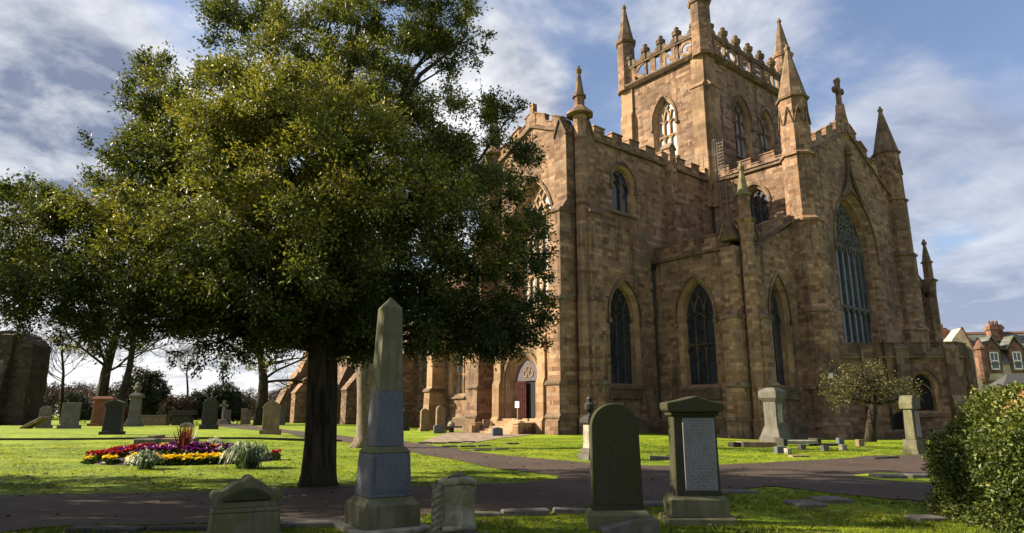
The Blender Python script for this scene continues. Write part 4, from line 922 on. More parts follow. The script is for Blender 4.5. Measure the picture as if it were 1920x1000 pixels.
# lobes of the crown: photograph centre, half sizes in pixels, depth offset (m), leaf tint, sunlight painted in as lighter front and left lobes
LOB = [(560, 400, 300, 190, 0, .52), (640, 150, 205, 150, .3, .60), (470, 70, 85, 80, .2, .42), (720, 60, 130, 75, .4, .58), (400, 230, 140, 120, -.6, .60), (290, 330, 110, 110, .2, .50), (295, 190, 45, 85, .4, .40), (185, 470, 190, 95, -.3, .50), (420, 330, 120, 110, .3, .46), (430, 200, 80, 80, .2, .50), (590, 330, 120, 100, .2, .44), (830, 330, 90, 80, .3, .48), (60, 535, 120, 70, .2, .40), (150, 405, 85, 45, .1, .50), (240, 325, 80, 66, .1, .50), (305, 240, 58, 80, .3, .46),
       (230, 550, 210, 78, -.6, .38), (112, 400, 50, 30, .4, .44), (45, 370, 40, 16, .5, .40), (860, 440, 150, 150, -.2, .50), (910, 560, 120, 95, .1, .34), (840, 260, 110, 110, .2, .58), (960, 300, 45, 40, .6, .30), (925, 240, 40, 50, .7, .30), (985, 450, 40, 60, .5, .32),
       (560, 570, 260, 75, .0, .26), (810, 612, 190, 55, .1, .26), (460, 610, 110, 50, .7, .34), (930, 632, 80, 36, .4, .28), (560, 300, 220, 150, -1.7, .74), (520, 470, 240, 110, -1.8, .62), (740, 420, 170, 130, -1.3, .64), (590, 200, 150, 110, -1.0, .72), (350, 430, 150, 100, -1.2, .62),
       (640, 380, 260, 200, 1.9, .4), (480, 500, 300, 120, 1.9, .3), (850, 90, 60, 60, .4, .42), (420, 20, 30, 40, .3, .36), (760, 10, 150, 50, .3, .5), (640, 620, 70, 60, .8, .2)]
cs, rs, ts = [], [], []
for px, py, rx_, ry_, do, tn in LOB:
    c = np.array(AY(px, py, TY+do)); m_ = mpp(TY+do)*1.03; a = np.array([rx_*m_, min(max(rx_, ry_)*m_*.85, 2.6), ry_*m_]); vol = a[0]*a[1]*a[2]
    n = int(np.clip(37*vol**.72, 6, 120)); d = rnd_dirs(n); q = rng.random(n); rr = np.where(q < .78, rng.uniform(.74, 1.0, n), rng.uniform(.2, .74, n))
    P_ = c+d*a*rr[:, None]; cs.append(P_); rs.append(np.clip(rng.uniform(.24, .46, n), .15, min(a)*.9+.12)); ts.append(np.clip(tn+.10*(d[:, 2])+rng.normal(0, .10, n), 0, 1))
cs, rs, ts = np.concatenate(cs), np.concatenate(rs), np.concatenate(ts)
k = cs[:, 2] > 1.75+.18*np.abs(cs[:, 0]-tb.x); k = cs[:, 2] > 2.35; cs, rs, ts = cs[k], rs[k], ts[k]
mid = np.array([tb.x, tb.y, 5.0])
# loose tufts on the outline
tips = [(905, 70), (915, 100), (890, 120), (870, 45), (880, 90), (975, 192), (1010, 300), (990, 300), (1000, 405), (1018, 520), (1025, 600), (270, 105), (285, 130), (250, 165), (20, 358), (45, 368), (60, 340), (40, 445), (70, 455), (175, 270), (205, 285), (160, 600), (190, 650), (250, 640), (330, 665), (370, 690), (420, 690), (480, 660), (520, 640), (700, 640), (770, 655), (850, 660), (940, 650), (1020, 640), (120, 640), (60, 620)]
tc2 = np.array([AY(px+rng.normal(0, 6), py+rng.normal(0, 6), TY+rng.uniform(-.3, .6)) for px, py in tips for _ in range(2)])
P_, Dv, ti, (ta, tb_) = sprays(cs-LOC, rs, 15, 17, mid-LOC, tintc=ts)
P2, Dv2, ti2, (ta2, tb2) = sprays(tc2-LOC, .17, 6, 10, mid-LOC, tintc=np.full(len(tc2), .36))
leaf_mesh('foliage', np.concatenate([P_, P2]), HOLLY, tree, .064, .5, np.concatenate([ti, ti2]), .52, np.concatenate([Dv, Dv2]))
twig_mesh('twigs', np.concatenate([ta, ta2]), np.concatenate([tb_, tb2]), TWIG, tree, .0055)
m_ = MB(); H = [AY(*p, TY) for p in ((595, 911), (598, 880), (601, 830), (604, 740), (606, 640), (610, 560), (614, 480), (626, 330), (650, 180), (672, 40))]
H[0].z = tb.z-.25; m_.tube([h-Vector(LOC) for h in H], [.315, .295, .272, .265, .255, .25, .22, .16, .09, .03], 14)
for a_ in range(7):                                           # root flares
    g_ = a_*.9+.3; m_.tube([Vector((.36*math.cos(g_), .36*math.sin(g_), -.15)), Vector((.24*math.cos(g_), .24*math.sin(g_), .06)), Vector((.15*math.cos(g_)+.03, .15*math.sin(g_), .62))], [.08, .10, .09], 8)
m_.build('trunk', BARK, tree, smooth=True)
lm = MB(); order = rng.permutation(len(cs))[:70]
for i in order:
    e = Vector(cs[i]-LOC); zz = min(max(e.z*.55, 2.1), 6.5); r0 = Vector((tb.x+.02*zz-LOC[0], 0, zz))+Vector((0, 0, .2)); L_ = (e-r0).length
    if L_ < .6: continue
    lm.tube(wobble(r0, e, 6, .045, .05), list(np.linspace(min(.03+.018*L_, .11), .012, 7)), 6)
for a, b in (((640, 600), (740, 598)), ((600, 610), (500, 640)), ((612, 560), (330, 590)), ((640, 560), (900, 560))): lm.tube(wobble(AY(*a, TY)-Vector(LOC), AY(*b, TY+.2)-Vector(LOC), 6, .03), list(np.linspace(.07, .02, 7)), 7)
for a, b in (((690, 170), (905, 60)), ((700, 200), (910, 95)), ((420, 300), (372, 302)), ((900, 300), (975, 195))): lm.tube(wobble(AY(*a, TY+.3)-Vector(LOC), AY(*b, TY+.3)-Vector(LOC), 5, .03), list(np.linspace(.03, .008, 6)), 5)
lm.build('limbs', BARK, tree, smooth=True)
# --- generic broad tree (used behind, and off to the left where its shade falls into the picture)
def leafy_tree(name, label, loc, height, crad, trunk_r, mat, bark, nc=90, crz=None, group=None, ns=9, nl=9, lsz=.12, tint=.45, lean=(0, 0), stems=1, zc=.62):
    t = thing(name, label, 'tree', tuple(loc), random.uniform(0, 6), group); L = np.zeros(3)
    crz = crz or height*.38; c = np.array([lean[0], lean[1], height*zc]); d = rnd_dirs(nc); rr = rng.uniform(.45, 1.0, nc)
    P = c+d*np.array([crad, crad, crz])*rr[:, None]+rng.normal(0, crad*.1, (nc, 3)); P = P[P[:, 2] > height*.2]
    p, dv, ti, (a, b) = sprays(P, rng.uniform(.13, .24, len(P))*crad+.12, ns, nl, c, tintc=np.clip(tint+.2*d[:len(P), 2]+rng.normal(0, .1, len(P)), 0, 1))
    leaf_mesh('crown', p, mat, t, lsz, .5, ti, .6, dv)
    m = MB()
    for s_ in range(stems):
        o = Vector(((s_-(stems-1)/2)*trunk_r*1.8, 0, 0)); top = Vector((c[0]+o.x*4, c[1], height*.8))
        m.tube(wobble(o-Vector((0, 0, .2)), top, 8, .02), list(np.linspace(trunk_r, trunk_r*.15, 9)), 9)
    for i in range(0, len(P), max(1, len(P)//26)):
        e = Vector(P[i]); z0 = max(e.z*.5, height*.22); f = z0/(height*.8); m.tube(wobble((c[0]*f, c[1]*f, z0), e, 5, .05, .06), list(np.linspace(trunk_r*.35, trunk_r*.06, 6)), 5)
    m.build('trunk', bark, t, smooth=True); return t
# second tree with the pale twin trunk, just behind the big one
t2 = G(686, 840); tr2 = thing('evergreen_tree', 'second evergreen tree with a pale forked trunk, half hidden behind the big one', 'tree', tuple(t2)); lc = np.array(t2)
pc = np.array([AY(680, 420, 26.0)]*70)+rng.normal(0, 1, (70, 3))*np.array([1.7, 1.5, 2.3]); pc = np.concatenate([pc, np.array([AY(px, py, 25.8) for px, py in ((655, 620), (640, 640), (690, 610), (700, 640), (670, 600), (650, 590), (710, 600), (640, 600), (700, 570), (660, 660))])])
pc = pc[pc[:, 2] > 3.0]; P_, Dv, ti, (ta, tb_) = sprays(pc-lc, .6, 10, 9, None, tintc=np.full(len(pc), .35)); leaf_mesh('crown', P_, HOLLY, tr2, .13, .5, ti, .55, Dv)
m_ = MB(); q = lambda px, py: AY(px, py, 25.5)-Vector(lc)
m_.tube([q(683, 845), q(684, 825), q(683, 770), q(682, 700), q(684, 600), q(690, 480)], [.50, .34, .27, .25, .22, .12], 10); m_.tube([q(698, 845), q(696, 825), q(695, 760), q(700, 700), q(712, 620), q(724, 500)], [.40, .30, .27, .26, .20, .1], 10)
m_.tube([q(678, 760), q(674, 700), q(664, 660), q(650, 630)], [.14, .13, .11, .05], 8)
for dx_ in (-30, -18, 12): m_.tube([q(686+dx_, 843), q(684+dx_*.5, 832), q(684+dx_*.2, 800)], [.10, .16, .13], 7)
m_.build('trunk', BARK2, tr2, smooth=True)
# trees outside the frame on the left that shade the path
leafy_tree('shade_tree', 'broad dark evergreen tree left of the graveyard path', (-16.5, 11.2, 0), 9.0, 3.2, .3, HOLLY, BARK, 150, crz=3.6, ns=11, nl=11, lsz=.15, zc=.55)
leafy_tree('shade_tree', 'tall dark evergreen tree further left along the path', (-22.5, 11.5, 0), 10.5, 3.4, .32, HOLLY, BARK, 150, crz=4.2, ns=11, nl=11, lsz=.15, zc=.55)
leafy_tree('shade_tree', 'very tall dark evergreen tree nearest the left end of the path', (-15.2, 7.4, 0), 11.6, 3.6, .4, HOLLY, BARK, 200, crz=4.6, ns=12, nl=11, lsz=.16, zc=.58)
leafy_tree('shade_tree', 'middling dark evergreen tree left of the front grave row', (-10.6, 4.9, 0), 9.0, 2.6, .25, HOLLY, BARK, 150, crz=3.4, ns=11, nl=11, lsz=.14, zc=.58)

# ------------------------------------------------------------------ gravestones
def headstone_outline(kind, w_, h_):
    a = w_/2
    if kind == 'arch': return [(-a, 0), (-a*.98, h_-a*.75)]+[(-a*math.cos(t)*.98, h_-a*.75+a*.75*math.sin(t)) for t in np.linspace(.25, math.pi-.25, 13)]+[(a*.98, h_-a*.75), (a, 0)]
    if kind == 'shoulder': return [(-a, 0), (-a*.95, h_*.83), (-a*.8, h_*.86), (-a*.62, h_*.93), (-a*.2, h_*.96), (0, h_), (a*.2, h_*.96), (a*.62, h_*.93), (a*.8, h_*.86), (a*.95, h_*.83), (a, 0)]
    if kind == 'gothic': return [(-a, 0), (-a, h_*.72), (-a*1.12, h_*.74), (-a*.9, h_*.86), (-a*.5, h_*.95), (0, h_), (a*.5, h_*.95), (a*.9, h_*.86), (a*1.12, h_*.74), (a, h_*.72), (a, 0)]
    return [(-a, 0), (-a, h_*.96), (-a*.9, h_), (a*.9, h_), (a, h_*.96), (a, 0)]
FZ = Fr((0, 0), (1, 0), (0, -1))
def headstone(label, px, py, wpx, hpx, kind, mat, rz=.35, th=.14, base=True, sink=0.0, tilt=0.0, group=None):
    p = G(px, py); m_ = mpp(p.y); w_, h_ = wpx*m_, hpx*m_; t = thing('headstone', label, 'headstone', tuple(p), rz, group); t.rotation_euler = (tilt*.4, tilt, rz)
    bh = h_*.14 if base else 0.0
    if base: b = MB(); b.box(-w_*.5, w_*.5, -th*1.0, th*1.0, -.1, bh); b.build('base', mat, t, bevel=.015)
    s_ = MB(); s_.prism_uz(FZ, [(x*(.80 if base else .96), z+bh-.01) for x, z in headstone_outline(kind, w_, h_-bh)], -th*.5, th*.5); s_.build('slab', mat, t, bevel=.012)
    return t
# big stones in front
p = G(715, 992); ob = thing('obelisk', 'tall grey granite obelisk with a lichen green top half, in front of the tree', 'obelisk', tuple(p), R(31))
m_ = MB(); m_.box(-.42, .42, -.42, .42, -.15, .05); m_.build('base_slab', G_PALE, ob, bevel=.012)
m_ = MB(); m_.box(-.315, .315, -.315, .315, .05, .27); m_.frust(-.315, .315, -.315, .315, .27, .345, .075, .075); m_.build('plinth', G_OLIVE, ob, bevel=.006)
m_ = MB(); m_.frust(-.24, .24, -.24, .24, .345, .80, .022, .022); m_.build('die', G_GRAN, ob, bevel=.008)
m_ = MB(); m_.frust(-.226, .226, -.226, .226, .80, .865, .052, .052); m_.build('moulding', G_OLIVE, ob, bevel=.006)
m_ = MB(); m_.box(-.175, .175, -.245, -.2, .40, .76); m_.build('inscription_panel', G_GRAN, ob)
zt = 2.40
def shaft(z0, z1): 
    f = lambda z: .162-.056*(z-.865)/(zt-.865); m = MB(); m.frust(-f(z0), f(z0), -f(z0), f(z0), z0, z1, f(z0)-f(z1), f(z0)-f(z1)); return m
shaft(.865, 1.46).build('lower_shaft', G_GRAN, ob, bevel=.006); m_ = shaft(1.46, zt); m_.frust(-.106, .106, -.106, .106, zt, zt+.135, .105, .105); m_.build('upper_shaft', G_OLIVE, ob, bevel=.005)

p = G(1159, 990); hs = thing('headstone', 'tall round topped mossy headstone with a sloping broken slab at its foot', 'headstone', tuple(p), R(1)); hs.rotation_euler = (0, R(-.6), R(1))
m_ = MB(); m_.box(-.33, .33, -.18, .20, -.2, .15); m_.frust(-.33, .33, -.18, .20, .15, .19, .03, .03); m_.build('base', G_OLIVE, hs, bevel=.012)
m_ = MB(); a = .268; m_.prism_uz(FZ, [(-.278, .18), (-a, 1.02)]+[(-a*math.cos(t), 1.06+.27*math.sin(t)) for t in np.linspace(.12, math.pi-.12, 19)]+[(a, 1.02), (.278, .18)], -.075, .065); m_.build('slab', G_MOSSY, hs, bevel=.012)
m_ = MB(); m_.prism_uz(FZ, [(-.236, .25), (-.228, 1.03)]+[(-.228*math.cos(t), 1.05+.225*math.sin(t)) for t in np.linspace(.12, math.pi-.12, 17)]+[(.228, 1.03), (.236, .25)], .06, .071); m_.build('inscription_panel', G_MOSSY, hs)
m_ = MB(); m_.prism_uz(FZ, [(-.24, -.15), (.36, -.15), (.36, .15), (.30, .16), (.10, .125), (-.24, .05)], .22, .40); m_.build('broken_slab', G_GREY, hs, bevel=.014, jitter=.008)

p = G(1312, 980); cs_ = thing('headstone', 'upright stone with a heavy gabled mossy cap and a pale granite panel', 'headstone', tuple(p), R(-1))
m_ = MB(); m_.box(-.42, .36, -.25, .22, -.2, .08); m_.box(-.37, .30, -.20, .18, .07, .265); m_.frust(-.37, .30, -.20, .18, .265, .30, .03, .03); m_.build('base', G_OLIVE, cs_, bevel=.016, jitter=.004)
m_ = MB(); m_.frust(-.285, .225, -.155, .14, .29, 1.20, .008, .008); m_.build('die', G_MOSSY, cs_, bevel=.012)
m_ = MB(); m_.prism_uz(FZ, [(-.175, .36), (.195, .36), (.195, 1.165), (-.175, 1.165)], .12, .166); m_.build('inscription_panel', G_PANEL, cs_, bevel=.006)
m_ = MB(); m_.box(-.31, .25, -.18, .16, 1.19, 1.235); m_.prism_uz(FZ, [(-.36, 1.26), (-.32, 1.23), (.26, 1.23), (.30, 1.26), (.30, 1.33), (.16, 1.36), (-.02, 1.415), (-.20, 1.37), (-.36, 1.34)], -.19, .235); m_.build('cap', G_MOSSY, cs_, bevel=.012)

p = G(457, 1004); lp = thing('headstone', 'low wide stone with a scrolled pediment top and mossy sides, left of the obelisk', 'headstone', tuple(p), R(27))
m_ = MB(); m_.box(-.40, .36, -.26, .24, -.2, .03); m_.build('base', G_GREY, lp, bevel=.015)
m_ = MB(); m_.frust(-.345, .325, -.19, .17, .02, .245, .015, .015); m_.box(-.335, .315, -.18, .16, .24, .285); m_.build('die', G_OLIVE, lp, bevel=.012, jitter=.003)
m_ = MB(); m_.prism_uz(FZ, [(-.30, .28), (-.30, .335), (-.335, .35), (-.335, .425), (-.24, .455), (-.13, .53), (-.055, .545), (-.045, .575), (0, .59), (.045, .575), (.055, .545), (.12, .53), (.22, .455), (.315, .42), (.315, .35), (.28, .335), (.28, .28)], -.15, .16); m_.build('pediment', G_OLIVE, lp, bevel=.012)
m_ = MB(); m_.prism_uz(FZ, [(-.25, .345), (-.22, .41), (-.08, .475), (.06, .475), (.19, .41), (.23, .345)], .14, .185); m_.build('carved_panel', G_MOSSY, lp, bevel=.02)
for q in (-.30, .285): m_ = MB(); m_.tube([(q, .16, .395), (q, -.175, .395)], .052, 12); m_.tube([(q, -.17, .395), (q, -.19, .395)], .026, 10); m_.build('scroll_end', G_OLIVE, lp)

p = G(850, 1003); sc_ = thing('headstone', 'small pale scroll shaped stone with a rope carved edge, right of the obelisk', 'headstone', tuple(p), R(24))
m_ = MB(); m_.box(-.25, .25, -.2, .2, -.2, .02); m_.build('base', G_GREY, sc_, bevel=.015)
m_ = MB(); m_.prism_uz(FZ, [(-.18, .02), (-.175, .10), (-.155, .16), (-.15, .42), (-.165, .50), (-.13, .545), (-.06, .565), (.02, .575), (.10, .57), (.17, .55), (.212, .51), (.222, .45), (.205, .38), (.195, .16), (.215, .10), (.22, .02)], -.13, .11); m_.build('scroll', G_PALE, sc_, bevel=.028, jitter=.003)
m_ = MB(); m_.tube([(-.16, -.10, .515), (-.06, -.12, .535), (.05, -.12, .54), (.14, -.115, .53), (.20, -.10, .50)], [.03, .042, .042, .042, .03], 8); m_.tube([(-.16, -.115, .075), (.19, -.115, .075)], .03, 8); m_.build('scroll_roll', G_PALE, sc_, smooth=True)
m_ = MB()
for s_ in range(3): m_.tube([(-.19+.032*math.cos(t*2.2+s_*2.09)+random.uniform(-.006, .006), -.045+.05*math.sin(t*2.2+s_*2.09), .02+.066*t) for t in np.linspace(0, 7.2, 46)], [.030+.008*random.random() for _ in range(46)], 6)
m_.build('rope_edge', grave('weathered rope carving', (.20, .17, .125), (.10, .09, .05), .3), sc_, jitter=.004)
m_ = MB(); m_.tube([(-.08, -.03, .565), (0, -.04, .59), (.07, -.03, .575), (.12, -.01, .555)], [.012, .022, .024, .008], 7); m_.tube([(-.01, -.01, .585), (.05, -.03, .612), (.09, -.02, .605)], [.012, .018, .006], 6); m_.build('carved_leaf', G_GREY, sc_, jitter=.004)

# medium monuments near the church
def monument(label, px, py, hpx, parts, mat, rz=.0, cat='monument', name='monument'):
    p = G(px, py)
    s = hpx*mpp(p.y); t = thing(name, label, cat, tuple(p), rz)
    for nm_, L, mt in parts:
        m = MB()
        for q in L:
            if q[0] == 'b': m.box(-q[1]*s, q[1]*s, -q[2]*s, q[2]*s, q[3]*s, q[4]*s)
            elif q[0] == 'f': m.frust(-q[1]*s, q[1]*s, -q[2]*s, q[2]*s, q[3]*s, q[4]*s, q[5]*s, q[5]*s)
            elif q[0] == 'l': m.lathe(0, 0, [(z*s, r*s) for z, r in q[1]], 10)
            elif q[0] == 'p': m.prism_uz(FZ, [(x*s, z*s) for x, z in q[1]], q[2]*s, q[3]*s)
        m.build(nm_, mt or mat, t, bevel=.012)
    return t
monument('tall pale pedestal monument with a heavy square cap and white tablet by the church wall', 1455, 828, 94, [('base', [('b', .215, .215, -.05, .08), ('f', .205, .205, .08, .30, .075)], G_GREY), ('die', [('b', .128, .128, .29, .74)], G_GREY), ('tablet', [('p', [(-.075, .34), (.075, .34), (.075, .70), (-.075, .70)], .125, .138)], G_PALE),
    ('cap', [('f', .13, .13, .73, .80, -.05), ('b', .185, .185, .80, .93), ('f', .185, .185, .93, 1.0, .09)], G_GREY)], G_GREY, R(38))
monument('leaning grey pedestal monument with a gabled top beside the clipped hedge', 1717, 851, 102, [('base', [('b', .165, .15, -.05, .06), ('b', .14, .125, .06, .24)], G_OLIVE), ('die', [('f', .10, .09, .24, .75, .012)], G_OLIVE), ('tablet', [('p', [(-.05, .28), (.09, .28), (.085, .72), (-.045, .72)], .085, .10)], G_PALE),
    ('cap', [('p', [(-.12, .76), (.12, .76), (.125, .86), (.04, 1.0), (-.08, .99), (-.125, .86)], -.12, .12)], G_OLIVE)], G_OLIVE, R(28))
monument('slim pale urn monument half hidden behind the round topped headstone', 1108, 862, 106, [('base', [('b', .16, .16, -.05, .10), ('b', .12, .12, .10, .18)], G_GREY), ('die', [('f', .095, .095, .18, .60, .01)], G_PALE), ('cap', [('b', .13, .13, .59, .66), ('f', .13, .13, .66, .72, .06)], G_DARK),
    ('urn', [('l', [(.70, .05), (.76, .03), (.82, .085), (.90, .095), (.94, .05), (1.0, .055), (1.05, .01)])], G_DARK)], G_GREY, R(30))
# stones on the far left lawn
headstone('dark square shouldered headstone beside the ruined wall', 82, 803, 26, 40, 'shoulder', G_GREY, .15)
m_ = MB(); p = G(64, 804); m_.bar((p.x-.7, p.y, p.z+.0), (p.x+.75, p.y, p.z+.75), .9, .22, (0, 0, 1)); tag(m_.build('fallen_slab', G_BROWN, bevel=.02), 'broken slab leaning against the dark headstone by the ruined wall', 'slab')
headstone('broad pale rectangular headstone standing alone on the left lawn', 129, 804, 36, 46, 'flat', G_GREY, .22, .2)
monument('tall red sandstone headstone with a flat cornice behind the black one', 189, 799, 52, [('base', [('b', .36, .25, -.05, .09)], G_RED), ('slab', [('f', .27, .16, .08, .86, .02)], G_RED), ('cap', [('b', .33, .2, .85, .91), ('f', .36, .22, .91, 1.0, .10)], G_RED)], G_RED, .25, 'headstone', 'headstone')
monument('black granite headstone with a stepped cap in the middle of the left lawn', 210, 815, 61, [('base', [('b', .30, .2, -.05, .09)], G_DARK), ('slab', [('f', .25, .14, .08, .80, .03)], G_BLACKP), ('cap', [('b', .255, .17, .79, .85), ('p', [(-.27, .85), (.27, .85), (.24, .92), (0, 1.0), (-.24, .92)], -.18, .18)], G_DARK)], G_DARK, .25, 'headstone', 'headstone')
monument('slender pale grey monument crowned with a draped figure', 250, 800, 74, [('base', [('b', .19, .19, -.05, .05), ('f', .17, .17, .05, .20, .05)], G_GREY), ('die', [('f', .115, .115, .20, .70, .012)], G_GREY), ('cap', [('b', .15, .15, .69, .74), ('f', .14, .14, .74, .80, .06)], G_GREY),
    ('draped_urn', [('l', [(.79, .06), (.84, .05), (.88, .09), (.94, .10), (.97, .06), (1.02, .065), (1.06, .02)])], G_GREY)], G_GREY, .3)
monument('low grey chest tomb behind the left lawn', 291, 798, 18, [('chest', [('b', 1.15, .6, -.1, .82)], G_BROWN), ('lid', [('b', 1.22, .66, .82, 1.0)], G_GREY)], G_BROWN, .15, 'tomb', 'chest_tomb')
monument('dark table tomb with an overhanging lid beside the green bushes', 342, 798, 26, [('chest', [('f', .62, .42, -.1, .72, .05)], G_DARK), ('lid', [('b', .80, .5, .70, 1.0)], G_DARK)], G_DARK, .2, 'tomb', 'table_tomb')
headstone('small rounded pale stone in front of the dark table tomb', 350, 802, 26, 9, 'arch', G_PALE, .2, .25, False)
headstone('tall black headstone with sloped shoulders left of the path', 391, 805, 31, 56, 'shoulder', G_DARK, .25, .22)
headstone('grey brown headstone with a round pointed top beside the tree trunk', 506, 820, 36, 59, 'gothic', G_BROWN, .2, .2)
monument('thin white cross gravestone in front of the dark evergreen bush', 417, 796, 42, [('base', [('b', .25, .2, -.05, .10), ('b', .17, .14, .10, .2)], G_PALE), ('cross', [('b', .05, .05, .2, 1.0), ('b', .17, .05, .74, .84)], G_PALE)], G_PALE, .3, 'cross', 'grave_cross')
headstone('small grey headstone beside the white cross', 426, 796, 12, 26, 'flat', G_GREY, .25, .2)
headstone('brown headstone far back under the bare tree', 457, 796, 12, 28, 'flat', G_BROWN, .25, .25, False)
headstone('narrow pale headstone far back right of the brown one', 465, 796, 8, 24, 'arch', G_GREY, .25, .2, False)
headstone('pale arched headstone at the foot of the far buttress', 527, 797, 14, 36, 'gothic', G_GREY, .2, .2, False)
def kerb_tomb(label, px, py, wpx, hpx, mat, rz=.0, d=.9):
    p = G(px, py); m_ = mpp(p.y); w_, h_ = wpx*m_, hpx*m_; t = thing('ledger_tomb', label, 'tomb', tuple(p), rz)
    m = MB(); m.box(-w_/2, w_/2, -.1, d, -.1, h_*.55); m.build('ledger', mat, t, bevel=.02); m = MB(); m.box(-w_/2-.02, -w_/2+w_*.16, -.14, d+.04, -.1, h_); m.build('head_block', mat, t, bevel=.02); return t
kerb_tomb('long low kerbed grave with a raised block at its end, behind the flower bed', 319, 822, 74, 12, G_BROWN, .05)
m_ = MB(); p = G(274, 838); m_.box(-.42, .42, -.2, .3, -.1, .30); o = m_.build('low_block', G_GREY, bevel=.03); o.location = p; tag(o, 'small low stone block on the lawn just behind the red flowers', 'block')
# by the church door
headstone('arched pale edged headstone against the old nave, left of the two by the wall', 795, 809, 18, 40, 'arch', G_BROWN, .5, .25); headstone('larger arched pale edged headstone before the aisle window', 825, 812, 20, 48, 'arch', G_BROWN, .5, .25)
headstone('dark headstone beside the obelisk, in front of the old nave', 759, 808, 15, 37, 'arch', G_DARK, .4, .25)
headstone('small grey granite marker on the edge of the grass left of the door', 821, 813, 17, 16, 'shoulder', G_GRAN, .3, .3, False); headstone('small grey granite marker on the grass below the door steps', 932, 818, 20, 16, 'shoulder', G_GRAN, .3, .35, False)
monument('small pale table tomb with a carved beast beside the aisle wall', 846, 811, 20, [('ledger', [('b', .9, .4, .40, .55)], G_GREY), ('leg', [('b', .14, .3, -.05, .41)], G_DARK), ('carving', [('l', [(.54, .30), (.72, .34), (.9, .22), (1.0, .06)])], G_PALE)], G_GREY, .5, 'tomb', 'table_tomb')
def flat_slab(px, py, wpx, hpx, mat, label, group=None, rz=None, d=None, name='ledger_slab'):
    p = G(px, py); m_ = mpp(p.y); m = MB(); w_, h_ = wpx*m_, max(hpx*m_, .05); d = d or w_*.55
    m.frust(-w_/2, w_/2, -d/2, d/2, -.08, h_, .02, .02); o = m.build(name, mat, bevel=.015, jitter=.006); o.location = p; o.rotation_euler = (random.uniform(-.02, .02), random.uniform(-.02, .02), rz if rz is not None else random.uniform(-.2, .4)); return tag(o, label, 'slab', group)
for px, py, wp in ((796, 832, 26), (824, 832, 26), (852, 831, 26), (878, 830, 24), (842, 838, 30), (876, 838, 28), (906, 837, 26), (903, 845, 32), (938, 843, 26), (960, 833, 24)):
    flat_slab(px, py, wp, 2.4, G_DARK, 'dark flat grave slab in the rows sunk in the grass near the door path', 'flat slabs sunk in the grass', .25, .45)
for px, py, wp, hp, mt, lb in ((1385, 838, 34, 8, G_DARK, 'dark rough stone lump behind the capped headstone'), (1418, 838, 62, 9, G_BROWN, 'long reddish flat slab in front of the pedestal monument'), (1300, 846, 30, 4, G_GREY, 'pale flat slab glimpsed between the two tall headstones'),
        (1248, 862, 52, 6, G_GREY, 'long grey flat slab at the verge between the two tall headstones'), (1648, 860, 62, 4, G_DARK, 'wide dark slab sunk in the verge in front of the small tree'), (1560, 836, 34, 4, G_DARK, 'dark flat slab behind the small marker stones'), (1498, 857, 34, 3, G_BROWN, 'thin brown slab in the verge before the white ledger')):
    flat_slab(px, py, wp, hp, mt, lb)
p = G(1497, 836); s_ = mpp(p.y); t = thing('ledger_tomb', 'white ledger stone on dark end blocks in the verge', 'tomb', tuple(p), .08); m_ = MB(); m_.box(-29*s_, 29*s_, -.3, .3, 3*s_, 9.5*s_); m_.build('ledger', G_PALE, t, bevel=.02)
for q in (-1, 1): m_ = MB(); m_.box(q*31*s_-4*s_, q*31*s_+4*s_, -.35, .35, -.1, 13*s_); m_.build('end_block', G_DARK, t, bevel=.02)
for px, py, wp, hp, mt, lb in ((1487, 824, 8, 16, G_OLIVE, 'small pale post stone behind the white ledger'), (1464, 850, 22, 12, G_GRAN, 'squat grey block in the grass below the pedestal monument'), (1478, 852, 10, 11, G_PALE, 'small pale block touching the squat grey block'), (1504, 843, 12, 9, G_GREY, 'small grey cube stone in the verge before the white ledger'), (1547, 846, 12, 11, G_GREY, 'small grey cube stone right of the white ledger'),
        (1576, 836, 12, 14, G_GRAN, 'dark little marker stone left of the small tree'), (1581, 844, 11, 10, G_PALE, 'pale little marker stone with a dark recess'), (1613, 837, 13, 12, G_BROWN, 'brown little marker stone in front of the small tree trunk'), (1268, 862, 14, 22, G_GREY, 'pale sloping stone peeping out left of the capped headstone'), (912, 812, 14, 24, G_BROWN, 'plain pale stone block beside the door steps')):
    headstone(lb, px, py, wp, hp, 'flat', mt, .3, .18, False)
# kerbs and slabs along the near edge of the path
for px, py, wp, hp, dd, lb in ((200, 998, 130, 9, .28, 'long worn edging stone at the lower left corner of the picture'), (338, 995, 110, 8, .18, 'dark edging stone left of the low pediment stone'), (585, 986, 112, 9, .36, 'broad tilted slab between the pediment stone and the obelisk'),
        (985, 966, 88, 10, .22, 'dark curved edging stone right of the scroll stone'), (1070, 963, 66, 9, .2, 'edging stone touching the round topped headstone'), (910, 968, 60, 6, .16, 'short edging stone just behind the scroll stone'), (1228, 948, 50, 5, .25, 'grey slab in the grass between the two tall headstones, near the path'), (1388, 925, 66, 4, .2, 'thin edging stone where the grass meets the path'),
        (1510, 948, 56, 4, .5, 'left one of two dark flat slabs sunk in the near right grass'), (1556, 940, 60, 4, .5, 'right one of two dark flat slabs sunk in the near right grass'), (1735, 976, 60, 4, .3, 'dark slab in the grass at the foot of the hedge'),
        (1665, 897, 48, 7, .55, 'left one of two curved slabs on the grass island in the path'), (1718, 896, 46, 7, .55, 'right one of two curved slabs on the grass island in the path'), (1195, 992, 30, 3, .1, 'broken sliver of stone between the two tall headstones')):
    flat_slab(px, py, wp, hp, G_GREY if py < 992 else G_DARK, lb, None, random.uniform(-.05, .15), dd, 'edging_stone')

